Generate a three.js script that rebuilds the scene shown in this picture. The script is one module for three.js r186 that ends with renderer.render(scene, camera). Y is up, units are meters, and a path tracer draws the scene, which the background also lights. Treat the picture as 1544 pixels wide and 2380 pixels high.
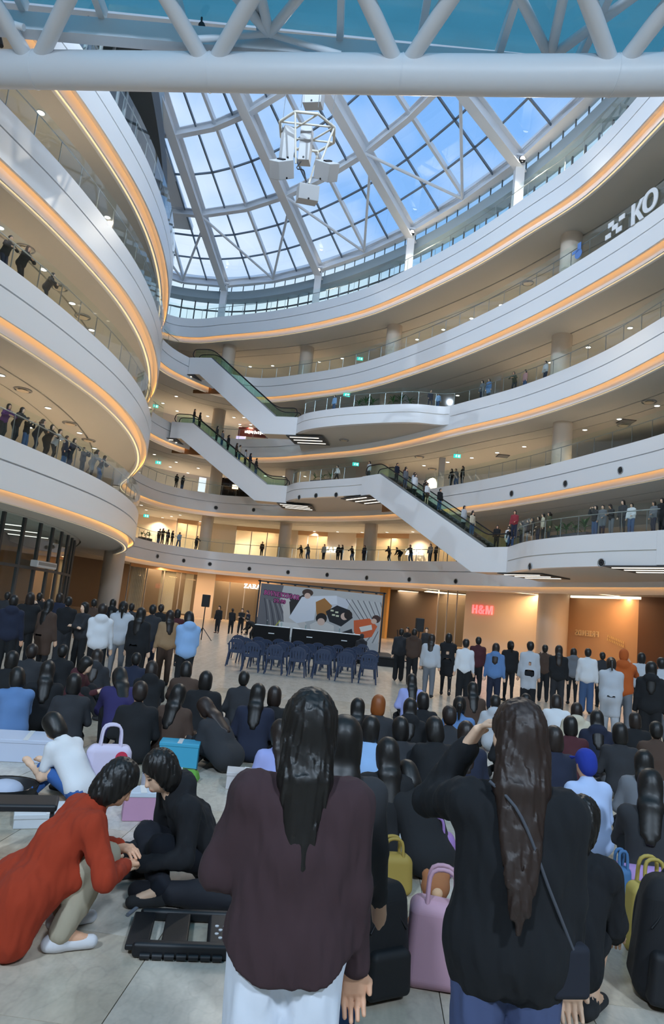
import * as THREE from 'three';
import { RoundedBoxGeometry } from 'three/addons/geometries/RoundedBoxGeometry.js';
import { mergeGeometries } from 'three/addons/utils/BufferGeometryUtils.js';
import { RectAreaLightUniformsLib } from 'three/addons/lights/RectAreaLightUniformsLib.js';
import { FontLoader } from 'three/addons/loaders/FontLoader.js';
import { TextGeometry } from 'three/addons/geometries/TextGeometry.js';
import { createNoise2D, createNoise3D } from 'simplex-noise';

// ------------------------------------------------------------------ camera, sky, exposure
const scene = new THREE.Scene();
const EYE = 1.85, FOCAL = 1590, PITCH = 8.48 * Math.PI / 180, ROLL = 5.8 * Math.PI / 180;
const camera = new THREE.PerspectiveCamera(2 * Math.atan(1190 / FOCAL) * 180 / Math.PI, 1544 / 2380, 0.1, 600);
camera.position.set(0, EYE, 0);
camera.rotation.order = 'YXZ';
camera.rotation.set(PITCH, 0, ROLL);
const renderer = new THREE.WebGLRenderer({ antialias: true });
renderer.toneMapping = THREE.LinearToneMapping;
renderer.toneMappingExposure = 1.08;
renderer.shadowMap.enabled = true;
RectAreaLightUniformsLib.init();

let seed = 7;
const rnd = () => { seed = (seed * 1664525 + 1013904223) >>> 0; return seed / 4294967296; };
const rr = (a, b) => a + (b - a) * rnd();
const noise2 = createNoise2D(rnd), noise3 = createNoise3D(rnd);

const LAMP = 72;                                                // candela of one downlight
const SKY_GAIN = 1.12;
{ // blue sky with thin white cloud, the same all round
  const w = 1024, h = 512, data = new Float32Array(w * h * 4);
  for (let j = 0; j < h; j++) for (let i = 0; i < w; i++) {
    const el = ((j + 0.5) / h - 0.5) * Math.PI, az = (i + 0.5) / w * Math.PI * 2;
    const s = Math.max(0, Math.sin(el)), k = 4 * (j * w + i);
    const x = Math.cos(el) * Math.cos(az), y = Math.sin(el), z = Math.cos(el) * Math.sin(az);
    let n = 0, a = 0.55, f = 1.7;
    for (let o = 0; o < 5; o++) { n += a * noise3(x * f, y * f * 1.7, z * f); a *= 0.55; f *= 2.1; }
    const c = Math.min(1, Math.max(0, 0.42 + n * 0.95));
    const zen = [0.2, 0.44, 0.86], hor = [0.6, 0.77, 0.95], t = Math.pow(1 - s, 2.6);
    for (let q = 0; q < 3; q++) {
      const blue = zen[q] * (1 - t) + hor[q] * t, cloud = [0.98, 1.0, 1.02][q];
      data[k + q] = el < 0 ? [0.35, 0.36, 0.36][q] : (blue * (1 - c * 0.85) + cloud * c * 0.85) * SKY_GAIN;
    }
    data[k + 3] = 1;
  }
  const t = new THREE.DataTexture(data, w, h, THREE.RGBAFormat, THREE.FloatType);
  t.mapping = THREE.EquirectangularReflectionMapping; t.magFilter = THREE.LinearFilter; t.needsUpdate = true;
  scene.background = t;
}

// ------------------------------------------------------------------ helpers
const P3 = (x, y, d) => new THREE.Vector3(x, y, -d);           // right, up, distance from the camera
function sight(px, py) {                                        // pixel -> direction (right, up, away)
  const u = px - 772, v = 1190 - py, cr = Math.cos(ROLL), sr = Math.sin(ROLL), cp = Math.cos(PITCH), sp = Math.sin(PITCH);
  const X = u * cr - v * sr, Y = u * sr + v * cr;
  return [X, Y * cp + FOCAL * sp, FOCAL * cp - Y * sp];
}
const atHeight = (px, py, y) => { const s = sight(px, py), t = (y - EYE) / s[1]; return [s[0] * t, s[2] * t]; };
const atDepth = (px, py, d) => { const s = sight(px, py), t = d / s[2]; return [s[0] * t, EYE + s[1] * t]; };

const taken = new Map();
function numbered(name) {
  const n = taken.get(name) ?? 0; taken.set(name, n + 1);
  return n ? name + '_' + String(n).padStart(3, '0') : name;
}
function shade(o) { o.traverse((m) => { if (m.isMesh) { m.castShadow = true; m.receiveShadow = true; } }); return o; }
function tag(o, label, category, group, kind) {
  o.userData.label = label; if (category) o.userData.category = category;
  if (group) o.userData.group = group; if (kind) o.userData.kind = kind;
  return o;
}
function mesh(name, geo, mat, parent) {
  if (Array.isArray(geo)) geo = geo.length > 1 ? merge(geo) : geo[0];
  const m = new THREE.Mesh(geo, mat); m.castShadow = m.receiveShadow = true;
  if (parent) { m.name = name; parent.add(m); } else { m.name = numbered(name); scene.add(m); }
  return m;
}
function thing(name, label, category, pos = [0, 0, 0], turn = 0, group) {
  const g = new THREE.Group(); g.name = numbered(name); g.position.set(...pos); g.rotation.y = turn; scene.add(g);
  return tag(g, label, category, group);
}
function struct(name, geo, mat, label, category) {
  const m = mesh(name, geo, mat); m.userData.kind = 'structure';
  return tag(m, label, category, null, 'structure');
}
function structGroup(name, label, category) {
  const g = new THREE.Group(); g.name = numbered(name); scene.add(g);
  return tag(g, label, category, null, 'structure');
}
function merge(list) {
  return mergeGeometries(list.map((g) => {
    const q = g.index ? g.toNonIndexed() : g;
    for (const k of Object.keys(q.attributes)) if (!['position', 'normal', 'uv'].includes(k)) q.deleteAttribute(k);
    if (!q.attributes.uv) q.setAttribute('uv', new THREE.BufferAttribute(new Float32Array(q.attributes.position.count * 2), 2));
    return q;
  }));
}
function box(w, h, d, x = 0, y = 0, z = 0, ry = 0) {
  const g = new THREE.BoxGeometry(w, h, d); if (ry) g.rotateY(ry); return g.translate(x, y, z);
}
function rbox(w, h, d, x = 0, y = 0, z = 0, r = 0.02, seg = 2) {
  return new RoundedBoxGeometry(w, h, d, seg, Math.min(r, w / 2.01, h / 2.01, d / 2.01)).translate(x, y, z);
}
function bar(a, b, r, seg = 10, r2 = r) {                       // round bar between two points
  const d = b.clone().sub(a), g = new THREE.CylinderGeometry(r2, r, d.length(), seg);
  g.applyQuaternion(new THREE.Quaternion().setFromUnitVectors(new THREE.Vector3(0, 1, 0), d.clone().normalize()));
  return g.translate((a.x + b.x) / 2, (a.y + b.y) / 2, (a.z + b.z) / 2);
}
function frameOf(a, b, up = new THREE.Vector3(0, 1, 0)) {       // matrix with x along a->b, y near up
  const x = b.clone().sub(a).normalize(), z = x.clone().cross(up).normalize(), y = z.clone().cross(x);
  return new THREE.Matrix4().makeBasis(x, y, z).setPosition(a.clone().add(b).multiplyScalar(0.5));
}
function beam(a, b, w, h, up) {                                 // square bar
  return new THREE.BoxGeometry(a.distanceTo(b), h, w).applyMatrix4(frameOf(a, b, up));
}
function ibeam(a, b, w, h, t = 0.06, up) {
  const L = a.distanceTo(b), m = frameOf(a, b, up);
  return merge([box(L, t, w, 0, h / 2 - t / 2, 0), box(L, t, w, 0, -h / 2 + t / 2, 0), box(L, h - 2 * t, t * 0.8, 0, 0, 0)]).applyMatrix4(m);
}
function tube(pts, r, seg = 8, n) { return new THREE.TubeGeometry(new THREE.CatmullRomCurve3(pts), n ?? pts.length * 4, r, seg); }

// a line on plan: [right, away] points, smoothed and evenly spaced, with normals into the hall
function edge(points, step = 0.8) {
  const c = new THREE.CatmullRomCurve3(points.map(([x, d]) => new THREE.Vector3(x, 0, d)), false, 'centripetal');
  const n = Math.max(2, Math.round(c.getLength() / step)), out = [];
  for (let i = 0; i <= n; i++) { const p = c.getPointAt(i / n); out.push([p.x, p.z]); }
  return normals(out);
}
function normals(pts) {
  const n = [], s = [0];
  for (let i = 0; i < pts.length; i++) {
    const a = pts[Math.max(0, i - 1)], b = pts[Math.min(pts.length - 1, i + 1)], tx = b[0] - a[0], td = b[1] - a[1], l = Math.hypot(tx, td);
    n.push([td / l, -tx / l]);
    if (i) s.push(s[i - 1] + Math.hypot(pts[i][0] - pts[i - 1][0], pts[i][1] - pts[i - 1][1]));
  }
  return { p: pts, n, s };
}
const off = (e, i, o) => [e.p[i][0] + e.n[i][0] * o, e.p[i][1] + e.n[i][1] * o];
function part(e, i0, i1) { return normals(e.p.slice(i0, i1 + 1)); }
function hitEdge(px, py, e, o = 0) {                             // where the line of sight crosses the edge (pushed by o) on plan
  const s = sight(px, py); let best = null;
  for (let i = 0; i < e.p.length - 1; i++) {
    const a = off(e, i, o), b = off(e, i + 1, o), ca = a[0] * s[2] - a[1] * s[0], cb = b[0] * s[2] - b[1] * s[0];
    if (ca * cb <= 0 && a[1] > 2) {
      const f = ca / (ca - cb), x = a[0] + (b[0] - a[0]) * f, d = a[1] + (b[1] - a[1]) * f, y = EYE + s[1] * d / s[2];
      const nn = [e.n[i][0], e.n[i][1]];
      if (!best || d < best.d) best = { x, d, y, n: nn, i };
    }
  }
  return best;
}
// sweep a profile of [outward, height] along a plan line; each profile side is its own flat face
function sweep(e, prof, closed = false) {
  const pos = [], nor = [], uv = [], idx = [], K = prof.length - (closed ? 0 : 1);
  let v = 0;
  for (let k = 0; k < K; k++) {
    const [u0, z0] = prof[k], [u1, z1] = prof[(k + 1) % prof.length], L = Math.hypot(u1 - u0, z1 - z0);
    if (L < 1e-6) continue;
    const nu = -(z1 - z0) / L, nz = (u1 - u0) / L;
    for (let i = 0; i < e.p.length; i++) {
      const a = off(e, i, u0), b = off(e, i, u1);
      pos.push(a[0], z0, -a[1], b[0], z1, -b[1]);
      nor.push(e.n[i][0] * nu, nz, -e.n[i][1] * nu, e.n[i][0] * nu, nz, -e.n[i][1] * nu);
      uv.push(e.s[i], 0, e.s[i], L);
      if (i) { const o = v + 2 * i; idx.push(o - 2, o - 1, o, o - 1, o + 1, o); }
    }
    v += 2 * e.p.length;
  }
  const g = new THREE.BufferGeometry();
  g.setAttribute('position', new THREE.Float32BufferAttribute(pos, 3));
  g.setAttribute('normal', new THREE.Float32BufferAttribute(nor, 3));
  g.setAttribute('uv', new THREE.Float32BufferAttribute(uv, 2));
  g.setIndex(idx);
  return g;
}
// a flat band between two plan lines of equal count
function ribbon(e, o0, o1, y, up = true) { return sweep(e, up ? [[o0, y], [o1, y]] : [[o1, y], [o0, y]]); }

// ------------------------------------------------------------------ materials
const std = (o) => new THREE.MeshStandardMaterial(o);
const phys = (o) => new THREE.MeshPhysicalMaterial(o);
function texture(n, paint, srgb = true) {
  const d = new Uint8Array(n * n * 4);
  for (let j = 0; j < n; j++) for (let i = 0; i < n; i++) { const c = paint(i / n, j / n, i, j); const k = 4 * (j * n + i); d[k] = c[0]; d[k + 1] = c[1]; d[k + 2] = c[2]; d[k + 3] = 255; }
  const t = new THREE.DataTexture(d, n, n); t.wrapS = t.wrapT = THREE.RepeatWrapping; t.magFilter = t.minFilter = THREE.LinearFilter;
  if (srgb) t.colorSpace = THREE.SRGBColorSpace; t.needsUpdate = true; return t;
}
const TAU = Math.PI * 2;
const loopNoise = (u, v, f, k = 0) => noise3(Math.cos(u * TAU) * f + k, Math.sin(u * TAU) * f, Math.cos(v * TAU) * f * 0.9) * 0.6 + noise3(Math.sin(v * TAU) * f, Math.cos(u * TAU) * f + k * 2, Math.sin(u * TAU) * f) * 0.4;
const stoneTex = texture(256, (u, v) => {
  const a = loopNoise(u, v, 1.2), b = loopNoise(u, v, 4, 3), c = loopNoise(u, v, 11, 7), vein = Math.pow(1 - Math.abs(loopNoise(u, v, 1.7, 9)), 14);
  const k = 1 + a * 0.05 + b * 0.035 + c * 0.03 - vein * 0.05;
  return [Math.min(255, 196 * k), Math.min(255, 188 * k), Math.min(255, 175 * k)];
});
const fabricTex = texture(128, (u, v, i, j) => { const k = 232 + 14 * (((i + j) & 1) ? 1 : -1) * 0.5 + loopNoise(u, v, 6) * 14; return [k, k, k]; });
fabricTex.repeat.set(3, 3);
const M = {
  fascia: phys({ color: 0xecedee, roughness: 0.32, clearcoat: 0.25, clearcoatRoughness: 0.25 }),
  groove: std({ color: 0x5a5d60, roughness: 0.9 }),
  valance: std({ color: 0xdccfba, roughness: 0.6 }),
  ceiling: std({ color: 0xcfcdc6, roughness: 0.9 }),
  slab: std({ color: 0xc9c0b4, roughness: 0.5 }),
  wall: std({ color: 0xd9cbb8, roughness: 0.85 }),
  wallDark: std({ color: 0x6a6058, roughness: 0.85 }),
  column: std({ color: 0xd3c7b8, roughness: 0.55 }),
  white: std({ color: 0xe4e7ea, roughness: 0.45 }),
  steelWhite: std({ color: 0xdfe2e6, roughness: 0.42 }),
  steelGrey: std({ color: 0x9a9c9e, roughness: 0.5 }),
  darkPanel: std({ color: 0x4a4d50, roughness: 0.6 }),
  bluePanel: std({ color: 0x9fb0ba, roughness: 0.5 }),
  metal: std({ color: 0xa9adb0, roughness: 0.3, metalness: 0.9 }),
  darkMetal: std({ color: 0x2c2d30, roughness: 0.45, metalness: 0.6 }),
  blackRubber: std({ color: 0x121315, roughness: 0.5 }),
  black: std({ color: 0x101114, roughness: 0.6 }),
  mullion: std({ color: 0x6b7680, roughness: 0.5, metalness: 0.3 }),
  glass: phys({ color: 0xf2fbf8, roughness: 0.03, transmission: 1, thickness: 0, ior: 1.5, specularIntensity: 1 }),
  escGlass: phys({ color: 0xd8f2e6, roughness: 0.03, transmission: 1, thickness: 0, ior: 1.5 }),
  roofGlass: phys({ color: 0xe9f3fb, roughness: 0.02, transmission: 1, thickness: 0, ior: 1.45 }),
  tealGlass: phys({ color: 0xa3d6df, roughness: 0.12, transmission: 1, thickness: 0, ior: 1.45 }),
  windowGlass: phys({ color: 0xe6f3f4, roughness: 0.02, transmission: 1, thickness: 0, ior: 1.5 }),
  coveLight: std({ color: 0xffc070, emissive: new THREE.Color(1.0, 0.47, 0.1), emissiveIntensity: 3.0, roughness: 0.6 }),
  lipLight: std({ color: 0xffe2b0, emissive: new THREE.Color(1.0, 0.78, 0.45), emissiveIntensity: 0.75, roughness: 0.6 }),
  lampWarm: std({ color: 0xffffff, emissive: new THREE.Color(1.0, 0.93, 0.8), emissiveIntensity: 5 }),
  lampStrip: std({ color: 0xffffff, emissive: new THREE.Color(1.0, 0.93, 0.78), emissiveIntensity: 1.6 }),
  stone: std({ map: stoneTex, roughness: 0.28 }),
};
// ------------------------------------------------------------------ the hall on plan
const LEFT = [[-16.5, -12], [-16.5, 0], [-16.2, 8], [-15.2, 15], [-13.6, 22], [-12.6, 26], [-12, 29.5], [-11.6, 33.5], [-11.65, 37.5], [-12.1, 41.5], [-12.9, 45.5], [-14.2, 50]];
const LEVELS = [null, null,
  { y: 7.25, name: 'second', e: edge([...LEFT, [-16.2, 55], [-18.3, 60], [-18.6, 65], [-17, 70.5], [-13, 74], [-7.5, 73.2], [-2, 70.8], [2, 67.5], [6, 63], [10.5, 57.5], [14.4, 51.6], [17, 45.5], [19.3, 39.5], [20.5, 33], [21, 26], [21, 15], [21, 0], [21, -12]]) },
  { y: 13.5, name: 'third', e: edge([...LEFT, [-16.2, 55], [-18.5, 60.5], [-19, 66], [-17.3, 71.5], [-13, 74], [-7.8, 72.8], [-0.2, 68.3], [6, 62], [11, 54], [14.1, 47.2], [16.2, 41.4], [17.8, 36.4], [19, 30], [19.5, 24], [20, 12], [20, 0], [20, -12]]) },
  { y: 19, name: 'fourth', e: edge([...LEFT, [-15.8, 54], [-17.6, 59], [-17.9, 62], [-17.3, 65], [-15.8, 68], [-13.5, 70.2], [-11, 70.2], [-6.7, 68.4], [-2.8, 65.4], [1.8, 61.5], [4.8, 57.9], [8.7, 51.8], [12.4, 46], [15.1, 39.5], [16.3, 34], [17.2, 28], [18, 20], [18.5, 10], [18.5, -12]]) },
  { y: 24.5, name: 'fifth', e: edge([[-16.2, 16.5], [-14.9, 18.5], ...LEFT.slice(4), [-15.8, 54], [-16.6, 57.5], [-16.1, 60.3], [-14.8, 62.6], [-12.3, 65.4], [-8.8, 66.2], [-3.5, 63.2], [1, 59.5], [6.6, 52], [10.7, 44.8], [13.4, 38.7], [15.5, 32.4], [16.6, 26], [17.2, 18.5]]) },
  { y: 30, name: 'sixth', e: edge([[-19.3, 58], [-19.4, 62], [-18.4, 65.7], [-16, 66.1], [-12.4, 64.6], [-7, 62], [-2, 58.5], [1.7, 55], [7.4, 47], [10.5, 41.2], [12.6, 36.7], [13.9, 30.5], [14.6, 25], [14.9, 18.5]]) },
];
const FASCIA = 1.95, CEIL = 2.1, DEEP = 12;
const storey = (n) => (n < 6 ? LEVELS[n + 1].y - CEIL : 34);    // ceiling above level n (n = 1 is the ground)

const ordinal = ['', 'ground', 'second', 'third', 'fourth', 'fifth', 'sixth'];
for (let n = 2; n <= 6; n++) {
  const L = LEVELS[n], e = L.e, y = L.y;
  // floor slab, ceiling below it, fascia with a shadow groove, hanging valance, light strips
  struct('floor', sweep(e, [[-DEEP - 0.4, y], [-0.05, y]]), M.slab, `pale stone walkway of the ${L.name} storey behind its glass rail`, 'floor');
  struct('ceiling', sweep(e, [[-0.75, y - CEIL], [-3.6, y - CEIL], [-3.6, y - CEIL + 0.2], [-3.72, y - CEIL + 0.2], [-3.72, y - CEIL], [-5.2, y - CEIL], [-5.2, y - CEIL + 0.12], [-5.27, y - CEIL + 0.12], [-5.27, y - CEIL], [-DEEP - 0.4, y - CEIL]]), M.ceiling, `plain plaster ceiling under the ${L.name} storey walkway`, 'ceiling');
  // lay-in groove lines in the ceiling are real slots
  const f = y - 0.82;
  struct('trim', sweep(e, [[-0.1, y + 0.02], [0, y + 0.02], [0, f], [-0.14, f], [-0.14, f - 0.07], [0, f - 0.07], [0, y - FASCIA], [-0.09, y - FASCIA], [-0.09, y - 1.72], [-0.42, y - 1.72], [-0.42, y - 2.34], [-0.5, y - 2.34], [-0.5, y - 2.28], [-0.62, y - 2.28], [-0.62, y - 2.34], [-0.75, y - 2.34], [-0.75, y - CEIL]]), M.fascia, `white curved fascia band around the ${L.name} storey`, 'fascia');
  const c = mesh('cove_light', sweep(e, [[-0.095, y - 1.75], [-0.095, y - 1.86]]), M.coveLight);
  tag(c, `orange cove light strip along the ${L.name} storey fascia`, 'light strip', 'cove light strips');
  const c2 = mesh('cove_light', sweep(e, [[-0.5, y - 2.29], [-0.62, y - 2.29]]), M.lipLight);
  tag(c2, `thin cream light line below the ${L.name} storey valance`, 'light strip', 'cove light strips');
}
// walls behind the walkways, one per storey
for (let n = 1; n <= 5; n++) {
  const e = LEVELS[Math.max(2, n)].e, y0 = n === 1 ? 0 : LEVELS[n].y, y1 = LEVELS[n + 1].y - 0.3;
  if (n === 2) continue;
  struct('wall_' + ordinal[n], sweep(e, [[-DEEP, y1], [-DEEP, y0]]), M.wall, `beige shop wall behind the ${ordinal[n]} storey`, 'wall');
}
struct('wall_second', sweep(LEVELS[2].e, [[-DEEP, LEVELS[3].y - 0.3], [-DEEP, LEVELS[2].y]]), M.wall, 'beige shop wall behind the second storey', 'wall');
// near end of the hall, behind and above the camera
struct('wall_near', box(90, 20.6, 0.4, 0, 10.1, 12.4), M.wall, 'plain wall closing the hall behind the viewer', 'wall');
struct('wall_upper', box(70, 15.9, 0.4, 0, 27.35, -18.9), M.white, 'white wall rising above the canopy edge', 'wall');
struct('wall_side', [box(0.4, 20, 30, -30.5, 10, -2), box(0.4, 20, 30, 34, 10, -2)], M.wall, 'side walls of the near lobby', 'wall');
struct('ceiling', [box(14, 0.3, 31.5, -23.1, 20.6, -3), box(16, 0.3, 31.5, 26.6, 20.6, -3)], M.ceiling, 'flat ceiling beside the entrance canopy', 'ceiling');
// ------------------------------------------------------------------ skylight over the hall
{
  const C = [-15, 15], RIM = edge([[-24, 60], [-21.5, 64.5], [-18.7, 66.4], [-13.2, 66.5], [-8.5, 64.6], [-3.6, 61.3], [0.5, 57.6], [4.2, 53.4], [7.6, 48.4], [10.5, 43.1], [13, 36.4], [14.6, 29], [15.3, 22], [15.5, 15]], 0.4);
  const rimAt = (x, d) => { let b = 0, bd = 1e9; RIM.p.forEach((p, i) => { const q = Math.hypot(p[0] - x, p[1] - d); if (q < bd) { bd = q; b = i; } }); return b; };
  const yRoof = (s) => 34.75 + (1 - s) * 1.6;
  const on = (i, s, dy = 0) => { const p = RIM.p[Math.min(RIM.p.length - 1, Math.max(0, i))]; return P3(C[0] + (p[0] - C[0]) * s, yRoof(s) + dy, C[1] + (p[1] - C[1]) * s); };
  const ribs = [[-21.5, 64.5], [-13.2, 66.5], [-3.6, 61.3], [4.2, 53.4], [10.5, 43.1], [14.3, 30.5], [15.5, 15]].map(([x, d]) => rimAt(x, d));
  const rings = [1, 0.92, 0.845, 0.77, 0.68, 0.585, 0.49, 0.4, 0.3];
  const sky = structGroup('window_1', 'great glazed skylight of white radial girders over the hall', 'skylight');
  for (let r = 0; r < ribs.length; r++) mesh('girder', ibeam(on(ribs[r], 1.012, -0.74), on(ribs[r], 0.12, -0.74), 0.66, 1.25, 0.09), M.steelWhite, sky);
  for (let b = 0; b < ribs.length - 1; b++) {
    const i0 = ribs[b], i1 = ribs[b + 1], mid = (i0 + i1) / 2;
    const at = (f) => Math.round(i0 + (i1 - i0) * f);
    for (let k = 0; k < rings.length; k++) {
      const main = k === 0 || k === 3 || k === 5 || k === 7;
      for (let q = 0; q < 4; q++) {
        const a = on(at(q / 4), rings[k], main ? -0.42 : -0.12), z = on(at((q + 1) / 4), rings[k], main ? -0.42 : -0.12);
        if (main && q % 2 === 0) mesh('ring_beam', ibeam(a, on(at((q + 2) / 4), rings[k], -0.42), 0.42, k ? 0.6 : 0.7, 0.06), M.steelWhite, sky);
        mesh('purlin', beam(main ? on(at(q / 4), rings[k], -0.1) : a, main ? on(at((q + 1) / 4), rings[k], -0.1) : z, 0.1, 0.14), M.mullion, sky);
        if (k < rings.length - 1) {
          // one flat pane per field
          const c = [on(at(q / 4), rings[k]), on(at((q + 1) / 4), rings[k]), on(at((q + 1) / 4), rings[k + 1]), on(at(q / 4), rings[k + 1])];
          const g = new THREE.BufferGeometry();
          g.setAttribute('position', new THREE.Float32BufferAttribute([0, 1, 2, 0, 2, 3].flatMap((j) => c[j].toArray()), 3));
          g.computeVertexNormals();
          mesh('pane', g, M.roofGlass, sky);
        }
      }
    }
    for (let q = 1; q < 4; q++) mesh('glazing_bar', beam(on(at(q / 4), 1, -0.14), on(at(q / 4), 0.3, -0.14), q === 2 ? 0.2 : 0.1, q === 2 ? 0.42 : 0.2), q === 2 ? M.steelWhite : M.mullion, sky);
    mesh('brace', [bar(on(i0, 0.765, -0.8), on(Math.round(mid), 0.995, -0.55), 0.11, 10)], M.steelWhite, sky);
    mesh('brace', [bar(on(i1, 0.79, -0.8), on(Math.round(mid), 0.995, -0.55), 0.11, 10)], M.steelWhite, sky);
  }
  // flat roof outside the glass, and the crown near the fan's centre
  const e = RIM;
  struct('ceiling', sweep(e, [[0.15, 34.55], [0.15, 35.0], [-1.05, 35.0], [-1.05, 34.55]], true), M.white, 'white roof slab around the skylight rim', 'ceiling');
  const shape = new THREE.Shape(); const fan = [C]; for (let i = 0; i < e.p.length; i += 6) fan.push([C[0] + (e.p[i][0] - C[0]) * 0.31, C[1] + (e.p[i][1] - C[1]) * 0.31]);
  fan.forEach(([x, d], i) => (i ? shape.lineTo(x, d) : shape.moveTo(x, d)));
  struct('ceiling', new THREE.ExtrudeGeometry(shape, { depth: 0.3, bevelEnabled: false }).rotateX(-Math.PI / 2).translate(0, 35.6, 0), M.white, 'white crown plate where the skylight girders meet', 'ceiling');
  // roof over the strip left of the fan
  struct('ceiling', [box(26, 0.4, 40, -28.2, 35.2, -38, 0.0)], M.white, 'white roof slab left of the skylight', 'ceiling');

  // posts under the girders, each with a flood lamp
  for (let r = 1; r <= 5; r++) {
    const p = on(ribs[r], 1.0), g = thing('roof_post', `white steel roof post ${['', 'farthest along the clerestory, at the lit corner', 'second from the far clerestory corner', 'third along the clerestory, above the long fascia', 'largest of the clerestory posts, high on the curve', 'hidden past the tube'][r]}`, 'post', [p.x, 30, p.z], 0, 'clerestory posts');
    mesh('shaft', box(0.62, 4.2, 0.62, 0, 2.1, 0), M.steelWhite, g);
    mesh('head_plate', box(0.95, 0.14, 0.95, 0, 4.22, 0), M.steelWhite, g);
    const fx = -p.x * 0.012, fz = 0.62;
    mesh('lamp_bracket', box(0.12, 0.12, 0.5, 0, 3.75, 0.42), M.darkMetal, g);
    mesh('lamp_head', rbox(0.42, 0.34, 0.22, 0, 3.72, 0.62, 0.05), M.darkMetal, g);
    mesh('lamp_face', new THREE.CircleGeometry(0.17, 20).rotateX(0.35).translate(0, 3.7, 0.745), M.lampWarm, g);
    const sp = new THREE.SpotLight(0xfff2dd, 500, 70, 0.9, 0.6, 2); sp.position.set(p.x, 33.65, p.z + 0.85); sp.target.position.set(p.x * 0.4, 4, p.z + 18); sp.castShadow = true; sp.shadow.radius = 6;
    scene.add(sp, sp.target);
  }
  // clerestory: glass strip, panel band, soffit and the windows behind the top walkway
  const E6 = LEVELS[6].e;
  const strip = structGroup('window_2', 'narrow bright clerestory strip under the skylight rim', 'window');
  const back = structGroup('window_3', 'clerestory windows with dark mullions behind the top walkway', 'window');
  const RP = 3;
  for (let i = 0; i + RP < RIM.p.length; i += RP) {
    const a = off(RIM, i, -0.9), b = off(RIM, i + RP, -0.9), c = off(RIM, i, -1.75), d = off(RIM, i + RP, -1.75);
    const quad = (p, q, y0, y1) => { const g = new THREE.BufferGeometry(); const A = P3(p[0], y0, p[1]), B = P3(q[0], y0, q[1]), Cc = P3(q[0], y1, q[1]), D = P3(p[0], y1, p[1]); g.setAttribute('position', new THREE.Float32BufferAttribute([A, B, Cc, A, Cc, D].flatMap((w) => w.toArray()), 3)); g.computeVertexNormals(); return g; };
    mesh('pane', quad(a, b, 33.85, 34.55), M.windowGlass, strip);
    mesh('mullion', box(0.08, 0.72, 0.1, a[0], 34.2, -a[1]), M.mullion, strip);
    mesh('pane', quad(c, d, 30.1, 33.1), M.windowGlass, back);
    mesh('mullion', box(0.1, 3.1, 0.16, c[0], 31.6, -c[1]), M.darkPanel, back);
    mesh('transom', beam(P3(c[0], 32.1, c[1]), P3(d[0], 32.1, d[1]), 0.12, 0.12), M.darkPanel, back);
  }
  struct('trim', sweep(RIM, [[-0.75, 33.85], [-0.75, 33.0], [-1.9, 33.0], [-1.9, 33.15], [-1.2, 33.15], [-1.2, 33.85]], true), M.bluePanel, 'blue-grey panel band below the clerestory strip', 'fascia');
  struct('wall_terrace', sweep(RIM, [[-1.75, 30.15], [-1.75, 29.6]]), M.darkPanel, 'dark parapet wall under the clerestory windows', 'wall');
}

// dark fascia and glazed wall on the left above the fifth storey
{
  const e = edge([[-11.9, 19], [-11.7, 24], [-11.75, 30], [-12.2, 35], [-12.85, 39.5], [-13.8, 44.3], [-15.6, 50], [-18.5, 57.5], [-19.6, 60]]);
  struct('trim', sweep(e, [[-6, 30.1], [0, 30.1], [0, 28.7], [-6, 28.7]]), M.darkPanel, 'dark grey slab edge above the left fifth storey', 'fascia');
  const w = structGroup('window_4', 'glazed wall with reflections behind the left fifth storey rail', 'window');
  for (let i = 0; i + 2 < e.p.length; i += 2) {
    const a = off(e, i, -1.2), b = off(e, i + 2, -1.2);
    const g = new THREE.BufferGeometry(), A = P3(a[0], 24.5, a[1]), B = P3(b[0], 24.5, b[1]), C = P3(b[0], 28.7, b[1]), D = P3(a[0], 28.7, a[1]);
    g.setAttribute('position', new THREE.Float32BufferAttribute([A, B, C, A, C, D].flatMap((p) => p.toArray()), 3)); g.computeVertexNormals();
    mesh('pane', g, M.windowGlass, w); mesh('mullion', box(0.1, 4.2, 0.16, a[0], 26.6, -a[1]), M.steelGrey, w);
  }
  struct('wall_left', sweep(e, [[-6, 35], [-6, 24.5]]), M.white, 'white inner wall behind the left upper glazing', 'wall');
  struct('wall_parapet', sweep(e, [[-0.8, 35], [-0.8, 30.1]]), M.bluePanel, 'blue-grey wall between the dark slab edge and the roof', 'wall');
}

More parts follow.
